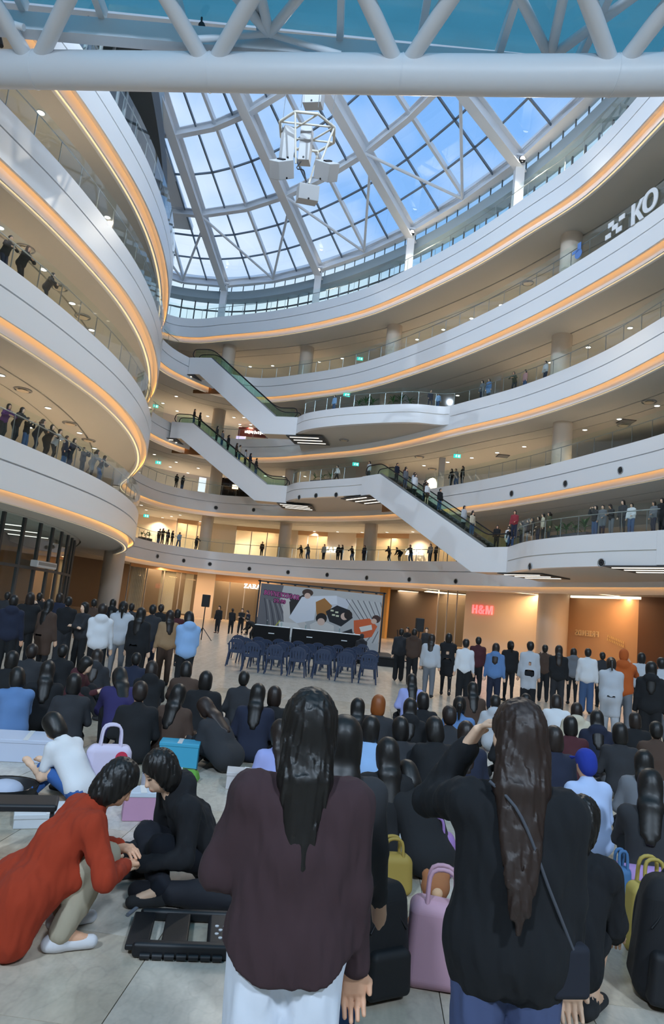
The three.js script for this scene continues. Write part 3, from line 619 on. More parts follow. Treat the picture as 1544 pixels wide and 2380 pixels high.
function bend(a, b, l1, l2, hint) {                             // elbow or knee between two ends
  let d = sub(b, a), L = Math.min(len(d), (l1 + l2) * 0.999); d = unit(d);
  const c = Math.min(1, Math.max(-1, (l1 * l1 + L * L - l2 * l2) / (2 * l1 * L))), s = Math.sqrt(1 - c * c);
  let h = sub(hint, [d[0] * dot(hint, d), d[1] * dot(hint, d), d[2] * dot(hint, d)]); h = unit(h);
  return { mid: add(add(a, d, l1 * c), h, l1 * s), end: add(a, d, L) };
}
// pose: metres in the person's own axes, facing +z, for a figure 1.66 m tall
const POSES = {
  stand: { pelvis: [0, 0.9, 0], lean: 0.02, hand: [[0.25, 0.78, 0.06], [-0.25, 0.78, 0.06]], foot: [[0.1, 0, 0.02], [-0.1, 0, -0.03]] },
  rest: { pelvis: [0.03, 0.89, 0], lean: 0.04, hand: [[0.12, 0.98, 0.2], [-0.22, 0.8, 0.1]], foot: [[0.12, 0, 0.06], [-0.08, 0, -0.02]] },
  phone: { pelvis: [0, 0.9, 0], lean: 0, nod: -0.1, elbow: [[0.5, -1, 0.2], [-0.5, -1, 0.2]], hand: [[0.1, 1.44, 0.32], [-0.09, 1.42, 0.32]], foot: [[0.1, 0, 0.03], [-0.11, 0, -0.02]] },
  look: { pelvis: [0, 0.9, 0], lean: 0.06, nod: 0.45, hand: [[0.08, 1.12, 0.28], [-0.1, 1.08, 0.26]], foot: [[0.1, 0, 0.02], [-0.1, 0, 0]] },
  walk: { pelvis: [0, 0.88, 0], lean: 0.08, hand: [[0.24, 0.86, -0.16], [-0.24, 0.88, 0.22]], foot: [[0.08, 0.02, 0.3], [-0.09, 0.03, -0.3]] },
  rail: { pelvis: [0, 0.86, -0.08], lean: 0.42, nod: -0.25, hand: [[0.1, 1.06, 0.38], [-0.1, 1.07, 0.38]], elbowOut: true, foot: [[0.11, 0, -0.18], [-0.1, 0, -0.05]] },
  fold: { pelvis: [0, 0.9, 0], lean: 0.02, hand: [[-0.1, 1.12, 0.2], [0.12, 1.1, 0.22]], elbowOut: true, foot: [[0.13, 0, 0.02], [-0.12, 0, 0.02]] },
  sit: { pelvis: [0, 0.13, 0], lean: 0.18, nod: 0.1, hand: [[0.2, 0.3, 0.34], [-0.18, 0.3, 0.36]], foot: [[-0.2, 0, 0.4], [0.2, 0, 0.42]], kneeOut: true },
  knees: { pelvis: [0, 0.13, 0], lean: 0.22, nod: 0.25, hand: [[0.14, 0.42, 0.46], [-0.12, 0.42, 0.46]], foot: [[0.12, 0, 0.5], [-0.12, 0, 0.52]] },
  bow: { pelvis: [0, 0.14, 0], lean: 0.62, nod: 0.5, hand: [[0.12, 0.3, 0.55], [-0.12, 0.28, 0.56]], foot: [[-0.22, 0, 0.36], [0.22, 0, 0.38]], kneeOut: true },
  crouch: { pelvis: [0, 0.26, -0.12], lean: 0.5, nod: 0.5, hand: [[0.12, 0.42, 0.5], [-0.12, 0.4, 0.5]], foot: [[0.12, 0, 0.12], [-0.12, 0, 0.06]] },
  stoop: { pelvis: [0, 0.84, -0.14], lean: 1.0, nod: 0.2, hand: [[0.16, 0.62, 0.5], [-0.16, 0.6, 0.48]], foot: [[0.12, 0, 0.02], [-0.12, 0, -0.06]] },
  seat: { pelvis: [0, 0.5, 0], lean: 0.1, nod: 0.2, hand: [[0.15, 0.62, 0.34], [-0.15, 0.62, 0.34]], foot: [[0.12, 0, 0.42], [-0.12, 0, 0.4]] },
};
function rig(pose) {
  const P = typeof pose === 'string' ? POSES[pose] : pose, u = [0, Math.cos(P.lean), Math.sin(P.lean)], w = P.twist ?? 0, R = [Math.cos(w), 0, -Math.sin(w)];
  const up = unit([0, Math.cos(P.lean * 1.25), Math.sin(P.lean * 1.25)]), chest = add(P.pelvis, u, 0.28), neck = add(chest, up, 0.235);
  const nod = (P.nod ?? 0) + P.lean * 0.45, yaw = P.yaw ?? 0, hu = [0, Math.cos(nod), Math.sin(nod)], hf = [Math.sin(yaw), -Math.sin(nod), Math.cos(nod) * Math.cos(yaw)];
  const head = add(add(neck, hu, 0.155), [0, 0, 1], 0.02), hx = unit(cross(hu, hf)), hz = unit(cross(hx, hu));
  const sh = [add(add(neck, up, -0.06), R, 0.165), add(add(neck, up, -0.06), R, -0.165)], hip = [add(P.pelvis, R, 0.085), add(P.pelvis, R, -0.085)];
  const arms = [0, 1].map((s) => { const q = bend(sh[s], P.hand[s], 0.275, 0.25, P.elbow?.[s] ?? (P.elbowOut ? [s ? -1 : 1, -0.4, -0.1] : [s ? -0.35 : 0.35, -0.4, -1])); return { sh: sh[s], el: q.mid, wr: q.end, dir: unit(sub(q.end, q.mid)) }; });
  const legs = [0, 1].map((s) => { const ank = add(P.foot[s], [0, 0.085, 0]), q = bend(hip[s], ank, 0.41, 0.4, P.kneeOut ? [s ? -1 : 1, 0.7, 0.4] : [s ? -0.12 : 0.12, 0.2, 1]); const t = P.toe?.[s] ?? [s ? -0.12 : 0.12, 0, 1]; return { hip: hip[s], kn: q.mid, an: q.end, toe: add(q.end, unit(t), 0.17) }; });
  return { P, u, up, chest, neck, head, hu, hx, hz, arms, legs, hip, sh, back: unit(cross(R, up)) };
}
function fingers(r, s, fine) {                                    // palm, four fingers and a thumb
  const a = r.arms[s], d = a.dir, side = unit(cross(d, Math.abs(d[1]) > 0.9 ? [0, 0, 1] : [0, 1, 0])), palmUp = unit(cross(side, d)), out = [];
  const kn = add(a.wr, d, 0.085);
  out.push({ ...bone(add(a.wr, side, -0.018), add(kn, side, -0.026), 0.02, 0.017) }, { ...bone(add(a.wr, side, 0.018), add(kn, side, 0.026), 0.02, 0.017) });
  out.push(bone(add(a.wr, d, 0.01), kn, 0.02, 0.016));
  if (fine < 2) return out.concat([bone(kn, add(add(kn, d, 0.05), palmUp, -0.025), 0.026, 0.016)]);
  [-0.032, -0.011, 0.011, 0.031].forEach((o, i) => {
    const L = [0.062, 0.078, 0.072, 0.056][i], p0 = add(kn, side, o), p1 = add(add(p0, d, L * 0.55), palmUp, -0.012), p2 = add(add(p1, d, L * 0.4), palmUp, -0.03);
    out.push({ ...bone(p0, p1, 0.0098, 0.009), k: 0.006 }, { ...bone(p1, p2, 0.009, 0.0075), k: 0.006 });
  });
  const t0 = add(add(a.wr, d, 0.03), side, s ? 0.03 : -0.03), t1 = add(add(t0, d, 0.03), side, s ? 0.022 : -0.022), t2 = add(add(t1, d, 0.028), palmUp, -0.016);
  out.push({ ...bone(t0, t1, 0.0125, 0.011), k: 0.008 }, { ...bone(t1, t2, 0.011, 0.0085), k: 0.006 });
  return out;
}
function skull(r) {
  const h = r.head, ax = [r.hx, r.hu, r.hz], at = (x, y, z) => add(add(add(h, r.hx, x), r.hu, y), r.hz, z);
  return [egg(at(0, 0.03, -0.012), [0.076, 0.092, 0.094], ax), egg(at(0, -0.045, 0.03), [0.056, 0.066, 0.058], ax), { ...bone(at(0, 0.005, 0.082), at(0, -0.028, 0.1), 0.009, 0.013), k: 0.012 },
    { ...egg(at(0.076, -0.01, -0.005), [0.011, 0.03, 0.02], ax), k: 0.01 }, { ...egg(at(-0.076, -0.01, -0.005), [0.011, 0.03, 0.02], ax), k: 0.01 }, { ...bone(at(0, -0.066, 0.082), at(0, -0.07, 0.08), 0.016), k: 0.02 }];
}
const cache = new Map(), CELL = (f, a, b, c) => (f > 1 ? a : f ? b : c);
const keep = (key, make) => { if (!cache.has(key)) cache.set(key, make()); return cache.get(key); };
function bodyGeo(key, r, fine) {
  return keep('body' + key + fine, () => {
    const limbs = [bone(r.hip[0], r.hip[1], 0.082), bone(r.P.pelvis, r.chest, 0.08, 0.095), bone(r.sh[0], r.sh[1], 0.052), bone(r.chest, r.neck, 0.09, 0.052), bone(add(r.neck, r.up, -0.02), add(r.head, r.hu, -0.06), 0.052, 0.047)];
    for (const a of r.arms) limbs.push(bone(a.sh, a.el, 0.047, 0.037), bone(a.el, a.wr, 0.037, 0.026));
    for (const l of r.legs) limbs.push(bone(l.hip, l.kn, 0.078, 0.053), bone(l.kn, l.an, 0.052, 0.034), bone(l.an, add(l.toe, [0, -0.05, 0]), 0.036, 0.026));
    const tint = (x, y, z) => {                                   // eyes, brows and lips on the face
      const q = sub([x, y, z], r.head), X = Math.abs(dot(q, r.hx)), Y = dot(q, r.hu), Z = dot(q, r.hz);
      if (Z > 0.045) { if (Math.hypot(X - 0.031, (Y - 0.004) * 1.8) < 0.0125) return [0.05, 0.04, 0.04]; if (Math.hypot((X - 0.032) * 0.5, (Y - 0.026) * 2) < 0.009) return [0.12, 0.08, 0.06]; if (Math.hypot(X * 0.55, (Y + 0.067) * 1.6) < 0.0125) return [0.75, 0.42, 0.4]; }
      return [1, 1, 1];
    };
    const hands = [...fingers(r, 0, fine), ...fingers(r, 1, fine)];
    if (fine < 2) { const list = [...limbs, ...hands, ...skull(r)]; return nets(field(list, 0.035), ...bounds(list, 0.06), fine ? 0.026 : 0.038, fine ? tint : null); }
    const A = nets(field(limbs, 0.05), ...bounds(limbs, 0.04), 0.016, tint), hd = [...skull(r), bone(r.neck, add(r.head, r.hu, -0.05), 0.05, 0.046)];
    const B = nets(field(hd, 0.035), ...bounds(hd, 0.02), 0.006, tint), parts = [A, B];
    for (const s of [0, 1]) { const f = [bone(r.arms[s].el, r.arms[s].wr, 0.037, 0.026), ...fingers(r, s, 2)]; const lo = [], hi = []; const bb = bounds(f.slice(1), 0.02); parts.push(nets(field(f, 0.02), bb[0], bb[1], 0.0045, tint)); }
    return mergeGeometries(parts);
  });
}
const wrinkle = (amp, f) => (x, y, z) => { const d = f(x, y, z); return d > 0.05 || d < -0.05 ? d : d + amp * (noise3(x * 9, y * 2.6 + x * 3, z * 9) + 0.6 * noise3(x * 21 + 9, y * 6 - x * 8, z * 21)); };
function topGeo(key, r, style, fine) {
  return keep('top' + style + key + fine, () => {
    const o = { fit: 0.004, hood: 0.012, loose: 0.014, coat: 0.012, puffer: 0.03, shirt: 0.026, shirttail: 0.016 }[style] ?? 0, in_ = (p, q, t) => mixv(p, q, t);
    const list = [bone(add(in_(r.hip[0], r.P.pelvis, 0.12), r.u, 0.03), add(in_(r.hip[1], r.P.pelvis, 0.12), r.u, 0.03), 0.106 + o), bone(r.P.pelvis, r.chest, 0.112 + o, 0.115 + o), bone(add(r.sh[0], r.up, -0.01), add(r.sh[1], r.up, -0.01), 0.064 + o * 0.5), bone(r.chest, add(r.neck, r.up, -0.06), 0.112 + o, 0.08 + o * 0.5), { ...bone(add(r.neck, r.up, -0.06), add(r.neck, r.up, 0.01), 0.078, 0.064), k: 0.05 }];
    for (const i of [0, 1]) list.push(bone(add(in_(r.sh[i], r.neck, 0.42), r.up, -0.08), add(in_(r.hip[i], r.P.pelvis, style === 'fit' ? 0.25 : 0.05), r.u, 0.02), 0.085 + o * 0.6, 0.092 + o));
    if (style === 'coat') for (const l of r.legs) list.push(bone(add(l.hip, [0, 0.05, 0]), mixv(l.hip, l.kn, r.P.hem ?? 0.75), fine > 1 ? 0.1 : 0.112, fine > 1 ? 0.092 : 0.1));
    if (r.P.drape) list.push({ ...bone(add(r.hip[0], [0.04, 0.02, -0.02]), add(r.hip[0], [0.05, -0.14, -0.06]), 0.13, 0.115), k: 0.08 }, { ...bone(add(r.hip[1], [-0.04, 0.02, -0.02]), add(r.hip[1], [-0.05, -0.14, -0.06]), 0.13, 0.115), k: 0.08 });
    if (style === 'shirttail') list.push({ ...bone(add(r.hip[0], [0.005, -0.09, 0]), add(r.hip[1], [-0.005, -0.09, 0]), 0.114, 0.114), k: 0.06 });
    if (style === 'hood') list.push(egg(add(add(r.neck, r.back, -0.07), r.up, 0.0), [0.13, 0.09, 0.08]));
    const k = style === 'coat' ? (fine > 1 ? 0.055 : 0.08) : fine > 1 ? 0.04 : 0.05, short = style === 'tee', sleeves = [];
    for (const a of r.arms) { sleeves.push(bone(a.sh, short ? mixv(a.sh, a.el, 0.7) : a.el, 0.058 + o * 0.6, 0.05 + o * 0.7)); if (!short) sleeves.push({ ...bone(a.el, mixv(a.el, a.wr, 0.97), 0.048 + o * 0.8, 0.038 + o * 0.7), k: 0.03 }); }
    let f = field(list, k); const fs = field(sleeves, 0.03), px = r.P.pelvis[0];
    if (style === 'shirttail') { const f1 = f; f = (x, y, z) => Math.max(f1(x, y, z), 0.825 + 2.2 * (x - px) ** 2 + 0.012 * Math.cos((x - px) * 22) - y); }
    const f2 = f; f = (x, y, z) => smin(f2(x, y, z), fs(x, y, z), 0.04);
    if (fine > 1) f = wrinkle(0.008, f);
    return nets(f, ...bounds([...list, ...sleeves], 0.05), CELL(fine, 0.009, 0.028, 0.04));
  });
}
function legGeo(key, r, style, fine) {
  return keep('leg' + style + key + fine, () => {
    const wide = { slim: 0, straight: 0.014, wide: 0.03, shorts: 0.02, skirt: 0.02 }[style] ?? 0;
    const list = [bone(r.hip[0], r.hip[1], 0.095), bone(r.P.pelvis, add(r.P.pelvis, r.u, 0.1), 0.092, 0.084)];
    for (const l of r.legs) { list.push({ ...bone(l.hip, style === 'shorts' || style === 'skirt' ? mixv(l.hip, l.kn, 0.7) : l.kn, 0.09 + wide * 0.3, 0.062 + wide), k: style === 'skirt' ? 0.15 : 0.03 }); if (style !== 'shorts' && style !== 'skirt') list.push({ ...bone(l.kn, mixv(l.kn, l.an, 0.97), 0.06 + wide, 0.045 + wide * 1.2), k: 0.025 }); }
    let f = field(list, 0.035); if (fine > 1) f = wrinkle(0.007, f);
    return nets(f, ...bounds(list, 0.05), CELL(fine, 0.012, 0.027, 0.04));
  });
}
function shoeGeo(key, r, i, fine) {
  return keep('shoe' + i + key + fine, () => {
    const l = r.legs[i], d = unit(sub(l.toe, l.an)), h = add(add(l.an, [0, -0.045, 0]), d, -0.045), t = add(add(l.an, [0, -0.05, 0]), d, 0.165), list = [{ ...bone(h, t, 0.04, 0.034), k: 0.01 }, { ...bone(l.an, add(l.an, [0, -0.03, 0]), 0.047, 0.046), k: 0.03 }];
    const f = field(list, 0.012), base = l.an[1] - 0.085;
    return nets((x, y, z) => Math.max(f(x, y, z), base - y), ...bounds(list, 0.03), CELL(fine, 0.008, 0.022, 0.035));
  });
}
function hairGeo(key, r, style, fine) {
  return keep('hair' + style + key + fine, () => {
    const h = r.head, ax = [r.hx, r.hu, r.hz], at = (x, y, z) => add(add(add(h, r.hx, x), r.hu, y), r.hz, z);
    const list = [egg(at(0, 0.04, -0.02), [0.09, 0.1, 0.106], ax), egg(at(0, -0.02, -0.05), [0.083, 0.09, 0.075], ax)];
    if (style === 'bob' || style === 'long' || style === 'tail') list.push({ ...egg(at(0.06, -0.03, -0.01), [0.032, 0.1, 0.055], ax), k: 0.03 }, { ...egg(at(-0.06, -0.03, -0.01), [0.032, 0.1, 0.055], ax), k: 0.03 });
    const bk = add(at(0, -0.05, -0.065), [0, 0, 0]);
    if (style === 'bob') list.push(egg(at(0, -0.08, -0.045), [0.09, 0.085, 0.065], ax));
    const drop = (L, w) => { const nS = fine > 1 ? 7 : 4; for (let q = 0; q < nS; q++) { const t = q / (nS - 1) * 2 - 1, m = add(add(add(mixv(bk, r.neck, 0.5), r.hx, t * w * 1.05), r.back, -0.068 + 0.02 * t * t), r.up, -0.05), LL = L * (1 - 0.22 * t * t + (fine > 1 ? 0.09 * Math.sin(q * 2.7) : 0)); list.push({ ...bone(add(bk, r.hx, t * w * 0.95), m, 0.034, fine > 1 ? 0.03 : 0.036), k: 0.03 }, { ...bone(m, add(add(add(r.neck, r.up, -LL), r.hx, t * w * (fine > 1 ? 0.62 : 0.9)), r.back, (style === 'verylong' ? -0.178 : -0.128) + 0.015 * t * t), fine > 1 ? 0.03 : 0.036, fine > 1 ? 0.009 : 0.024), k: fine > 1 ? 0.018 : 0.03 }); } };
    if (style === 'long') drop(0.26, 0.055); if (style === 'verylong') drop(0.36, 0.062);
    if (style === 'tail') list.push(bone(at(0, 0.03, -0.12), at(0, -0.02, -0.16), 0.03, 0.04), bone(at(0, -0.02, -0.16), add(at(0, -0.2, -0.15), [0, 0, 0]), 0.04, 0.018));
    if (style === 'cap') list.push({ ...bone(at(-0.03, 0.05, 0.07), at(0.03, 0.05, 0.15), 0.02, 0.02), k: 0.02 });
    const f0 = field(list, 0.03), f = fine > 1 ? (x, y, z) => f0(x, y, z) + 0.005 * noise3(x * 48, y * 2.2, z * 48) : f0;
    const face = egg(at(0, -0.045, 0.085), style === 'short' || style === 'cap' ? [0.085, 0.105, 0.085] : [0.062, 0.1, 0.08], ax);
    return nets((x, y, z) => Math.max(f(x, y, z), -dist(face, x, y, z)), ...bounds(list, 0.03), CELL(fine, 0.0065, 0.02, 0.032));
  });
}
const cloths = new Map();
function cloth(hex, rough = 0.9) { const k = hex + '/' + rough; if (!cloths.has(k)) cloths.set(k, std({ color: hex, roughness: rough })); return cloths.get(k); }
const skins = [0xe0b494, 0xd8a585, 0xe8c0a2].map((c) => std({ color: c, roughness: 0.55, vertexColors: true }));
const plainSkins = skins.map((m) => { const q = m.clone(); q.vertexColors = false; return q; });
const hairs = { black: std({ color: 0x14110f, roughness: 0.45 }), dark: std({ color: 0x241a15, roughness: 0.45 }), brown: std({ color: 0x2b1d17, roughness: 0.5 }), ginger: std({ color: 0x8a4a1c, roughness: 0.5 }), blue: std({ color: 0x1c2f8c, roughness: 0.8 }), grey: std({ color: 0x3d3d40, roughness: 0.7 }) };
let headCount = 0;
// o: pose, at [x, y, d], turn (0 faces the camera), top [style, colour], legs [style, colour], hair [style, colour]
function person(label, o) {
  const key = typeof o.pose === 'string' ? o.pose : 'own' + headCount, r = rig(o.pose), fine = o.fine ?? 0; headCount++;
  const s = o.size ?? 1, g = thing('person', label, 'person', [o.at[0], o.at[1], -o.at[2]], o.turn ?? 0, o.group);
  g.scale.setScalar(s);
  mesh('body', bodyGeo(key, r, fine), (fine ? skins : plainSkins)[headCount % 3], g);
  const [ts, tc] = o.top ?? ['fit', 0x222226], [ls, lc] = o.legs ?? ['straight', 0x1c1e24], [hs, hc] = o.hair ?? ['short', 'black'];
  mesh({ coat: 'coat', puffer: 'jacket', tee: 'tee_shirt', hood: 'hoodie', shirt: 'shirt', shirttail: 'shirt' }[ts] ?? 'sweater', topGeo(key, r, ts, fine), typeof tc === 'number' ? cloth(tc) : tc, g);
  mesh({ skirt: 'skirt', shorts: 'shorts' }[ls] ?? 'trousers', legGeo(key, r, ls, fine), typeof lc === 'number' ? cloth(lc) : lc, g);
  for (const i of [0, 1]) mesh('shoe', shoeGeo(key, r, i, fine), cloth(o.shoes ?? 0x2a2a2c), g);
  mesh(hs === 'cap' ? 'cap' : 'hair', hairGeo(key, r, hs, fine), hairs[hc] ?? cloth(hc), g);
  g.userData.rig = undefined;
  return { g, r };
}
// ------------------------------------------------------------------ ground floor
const font = await new FontLoader().loadAsync('fonts/droid/droid_sans_bold.typeface.json');
const fontSerif = await new FontLoader().loadAsync('fonts/droid/droid_serif_bold.typeface.json');
function letters(str, size, depth, f = font) { const g = new TextGeometry(str, { font: f, size, depth, curveSegments: 5 }); g.computeBoundingBox(); const b = g.boundingBox; return g.translate(-(b.min.x + b.max.x) / 2, -(b.min.y + b.max.y) / 2, 0); }
{
  const g = structGroup('floor', 'polished beige marble floor of the hall', 'floor');
  const base = mesh('screed', box(96, 0.2, 112, 0, -0.122, -42), std({ color: 0x8d857a, roughness: 0.9 }), g);
  const rot = 4.4 * Math.PI / 180, W = 0.76, Dp = 0.82, th = 0.022;
  const farT = stoneTex.clone(); farT.repeat.set(1, 1); farT.needsUpdate = true;
  const geos = [0, 1, 2, 3].map((k) => { const q = new THREE.BoxGeometry(W - 0.005, th, Dp - 0.005), u = q.attributes.uv; for (let i = 0; i < u.count; i++) u.setXY(i, u.getX(i) * 0.5 + k * 0.27, u.getY(i) * 0.5 + k * 0.61); return q; });
  const mats = [0xffffff, 0xf4f1ea, 0xfbf6ee].map((c) => std({ map: stoneTex, color: c, roughness: 0.24 }));
  const c = Math.cos(rot), s = Math.sin(rot); let n = 0;
  for (let j = -2; j < 30; j++) for (let i = -20; i < 20; i++) {
    const u = i * W + 0.12, v = j * Dp + 0.3, x = u * c + v * s, d = -u * s + v * c;
    if (d < 2.2 || d > 15.5 || Math.abs(x - d * 0.0) > d * 0.52 + 0.8 || n >= 300) continue;
    const m = mesh('tile', geos[n % 4], mats[(n * 7) % 3], g); m.position.set(x, -th / 2, -d); m.rotation.y = -rot; n++;
  }
  const far = std({ map: farT, roughness: 0.24 }), fp = (x, y, w, d, z) => { const q = new THREE.BoxGeometry(w, th - 0.002, d), u = q.attributes.uv, p = q.attributes.position; for (let i = 0; i < u.count; i++) u.setXY(i, (p.getX(i) + x) / 1.6, (p.getZ(i) + z) / 1.6); return q.translate(x, y, z); };
  mesh('paving', [fp(0, -th / 2 - 0.001, 96, 98 - 15.0, -15.0 - 41.5), fp(-26, -th / 2 - 0.001, 34, 27, -1.5), fp(26, -th / 2 - 0.001, 34, 27, -1.5), fp(0, -th / 2 - 0.001, 18, 14, 5)], far, g);
}
const G = LEVELS[2].e;
const glow = (r, g, b, k) => std({ color: 0xffffff, emissive: new THREE.Color(r, g, b), emissiveIntensity: k });
const warmPanel = glow(1, 0.78, 0.5, 2.2), whiteGlow = glow(1, 0.98, 0.95, 2.2), redGlow = glow(1, 0.02, 0.06, 2.0), shopFloor = std({ color: 0xc8a888, roughness: 0.3 }), woodWall = std({ color: 0xc9a27c, roughness: 0.6 }), brownWall = std({ color: 0x6b4a36, roughness: 0.6 }), goldWall = std({ color: 0xd2a560, roughness: 0.4, metalness: 0.3 });
const wallSeg = (a, b, y0, y1, t = 0.3) => beam(P3(a[0], (y0 + y1) / 2, a[1]), P3(b[0], (y0 + y1) / 2, b[1]), t, y1 - y0);
const hp = (px, py, e, o) => { const h = hitEdge(px, py, e, o); return [h.x, h.d]; };
function areaLamp(x, y, d, w, l, color, k) { const r = new THREE.RectAreaLight(color, k, w, l); r.position.set(x, y, -d); r.rotation.x = -Math.PI / 2; scene.add(r); }
// shop fronts along the ground floor, set back under the second storey
{
  const O = -5, Y = storey(1), at = (px) => hp(px, 1375 + (px - 700) * 0.03, G, O);
  const seg = (px0, px1, mat, label, t = 0.35) => struct('wall_shopfront', wallSeg(at(px0), at(px1), 0, Y, t), mat, label, 'wall');
  seg(455, 498, M.wall, 'beige pier between the curtained window and the open shop');
  seg(605, 885, M.wall, 'beige shop wall hidden behind the poster screen');
  seg(885, 905, goldWall, 'gold-lit pier just past the poster screen');
  seg(1086, 1262, M.wall, 'beige wall carrying the red shop sign');
  seg(1322, 1490, woodWall, 'tan wall with a light strip and faint mirrored lettering');
  seg(1490, 1600, brownWall, 'dark brown pier at the frame edge');
  // glazed bays: mullions and panes
  const bay = (px0, px1, n, label, head = 0.7) => {
    const w = structGroup('window_6', label, 'shop window'), a = at(px0), b = at(px1), L = (f) => [a[0] + (b[0] - a[0]) * f, a[1] + (b[1] - a[1]) * f];
    for (let i = 0; i < n; i++) { mesh('pane', quadGeo(L(i / n), L((i + 1) / n), 0.1, Y - head), M.windowGlass, w); const q = L(i / n); mesh('mullion', box(0.1, Y, 0.14, q[0], Y / 2, -q[1]), M.steelGrey, w); }
    if (head > 0.3) mesh('header', wallSeg(a, b, Y - head, Y, 0.3), woodWall, w);
    return L;
  };
  const cur = bay(296, 455, 4, 'tall curtained shop window left of the beige pier', 0.35);
  for (let k = 0; k < 3; k++) { // hanging slat curtains behind that window
    const cu = thing('slat_curtain', ['pale slat curtain at the far left of the shop window', 'brown slat curtain in the middle of the shop window', 'narrow slat curtain next to the beige pier'][k], 'curtain', [0, 0, 0], 0, 'slat curtains');
    const f0 = [0.02, 0.45, 0.82][k], cnt = [8, 9, 5][k];
    for (let i = 0; i < cnt; i++) { const p = cur(f0 + i * 0.024), s = mesh('slat', box(0.2, Y - 0.5, 0.05, p[0], Y / 2, -p[1] - 0.7), M.column, cu); }
    mesh('track', wallSeg(cur(f0 - 0.01), cur(f0 + cnt * 0.024), Y - 0.3, Y - 0.22, 0.1), M.darkPanel, cu).position.z = -0.7;
  }
  const z = bay(498, 605, 3, 'wide open shop front with warm light left of the poster screen', 0.8);
  bay(1020, 1086, 3, 'glass shop front between the corridor and the red sign', 0.3);
  // backs and lamps of the shops
  const lampAt = (px, o, w, label, k = 20, color = 0xffc38a) => {
    const p = hp(px, 1375, G, o), g = thing('shop_light_panel', label, 'light panel', [p[0], Y - 0.12, -p[1]], 0, 'shop ceiling light panels');
    mesh('diffuser', box(w, 0.04, 2.4, 0, 0, 0), warmPanel, g); mesh('frame', box(w + 0.12, 0.06, 2.52, 0, 0.04, 0), M.white, g);
    areaLamp(p[0], Y - 0.18, p[1], w, 2.4, color, k);
  };
  lampAt(370, -8, 6, 'warm light panel behind the curtained shop window', 9);
  lampAt(550, -8, 5, 'warm light panel inside the open shop', 14);
  lampAt(1050, -8, 5, 'warm light panel inside the glass shop front', 8);
  lampAt(960, -9, 3, 'light panel over the corridor to the glass doors', 7, 0xffe0b8);
  const under = (px, o, label, k, w = 5) => { const p = hp(px, 1375, G, o), g = thing('walkway_light_panel', label, 'light panel', [p[0], Y - 0.03, -p[1]], 0, 'walkway light panels'); mesh('diffuser', box(w, 0.03, 0.25, 0, 0, 0), warmPanel, g); mesh('frame', box(w + 0.1, 0.03, 0.35, 0, 0.016, 0), M.white, g); areaLamp(p[0], Y - 0.1, p[1], w, 0.25, 0xffc890, k); };
  under(420, -2.5, 'slim light panel in the ground ceiling before the curtains', 60);
  under(560, -2.5, 'slim light panel in the ground ceiling before the open shop', 60);
  under(960, -3, 'slim light panel in the ground ceiling before the corridor', 60);
  under(1190, -3, 'slim light panel in the ground ceiling before the red sign', 60);
  under(1400, -3, 'slim light panel in the ground ceiling before the tan wall', 60);
  // corridor to glass doors
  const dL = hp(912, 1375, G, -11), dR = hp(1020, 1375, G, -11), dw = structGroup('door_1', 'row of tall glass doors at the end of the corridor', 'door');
  for (let i = 0; i < 6; i++) { const L = (f) => [dL[0] + (dR[0] - dL[0]) * f, dL[1] + (dR[1] - dL[1]) * f], q = L(i / 6); mesh('daylight_glow_pane', quadGeo(L(i / 6), L((i + 0.95) / 6), 0.1, 2.9), glow(0.75, 0.9, 1, 0.55), dw); mesh('door_post', box(0.12, 3, 0.12, q[0], 1.5, -q[1]), M.darkMetal, dw); }  // door panes glow by themselves, standing in for daylight behind the glass
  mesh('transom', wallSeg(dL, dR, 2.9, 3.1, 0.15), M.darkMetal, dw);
  // signs
  const sign = (str, px, py, e, o, size, mat, label, f) => { const h = hitEdge(px, py, e, o), g = thing('shop_sign', label, 'sign', [h.x, h.y, -h.d], Math.atan2(h.n[0], -h.n[1]), 'shop signs'); mesh('sign_letters', letters(str, size, 0.06, f), mat, g); mesh('sign_rail', box(size * str.length * 0.8, 0.05, 0.04, 0, -size * 0.1, -0.03), M.metal, g); return g; };
  sign('ZARA', 587, 1363, G, O + 0.35, 0.5, whiteGlow, 'white glowing ZARA sign over the ground floor shop', fontSerif);
  sign('H&M', 1122, 1417, G, O + 0.35, 0.75, redGlow, 'red glowing H&M sign on the beige ground floor wall');
  sign('ZARA', 776, 1278, G, -9.2, 0.62, whiteGlow, 'white glowing ZARA sign on the second storey over the poster screen', fontSerif);
  sign('ZARA', 964, 1283, G, -9.2, 0.62, whiteGlow, 'white glowing ZARA sign on the second storey next to the lower escalator', fontSerif);
  const m = sign('FRIENDS', 1365, 1472, G, O + 0.3, 0.42, std({ color: 0xe8d0a4, roughness: 0.5 }), 'faint mirrored FRIENDS lettering on the tan wall'); m.scale.x = -1;
  { const h = hitEdge(1432, 1487, G, O + 0.3), g = thing('wall_decal', 'faint slanted cream lettering decal on the tan wall', 'decal', [h.x, h.y, -h.d], Math.atan2(h.n[0], -h.n[1])); for (let r = 0; r < 2; r++) for (let i = 0; i < 10; i++) { const q = mesh('glyph', box(0.11, 0.17, 0.02, -0.75 + i * 0.165, (r ? -0.12 : 0.12) - i * 0.02, 0), std({ color: 0xe0c288, roughness: 0.5 }), g); q.rotation.z = -0.12; } }
  // strip light over the tan wall, square pier
  { const a = hp(1327, 1422, G, -4.2), b = hp(1487, 1440, G, -4.2), g = thing('wall_light_strip', 'long cream light strip above the tan wall', 'light strip', [0, 0, 0]); mesh('diffuser', wallSeg(a, b, Y - 0.22, Y - 0.06, 0.2), glow(1, 0.85, 0.6, 1.4), g); mesh('housing', wallSeg(a, b, Y - 0.06, Y, 0.26), M.white, g); }
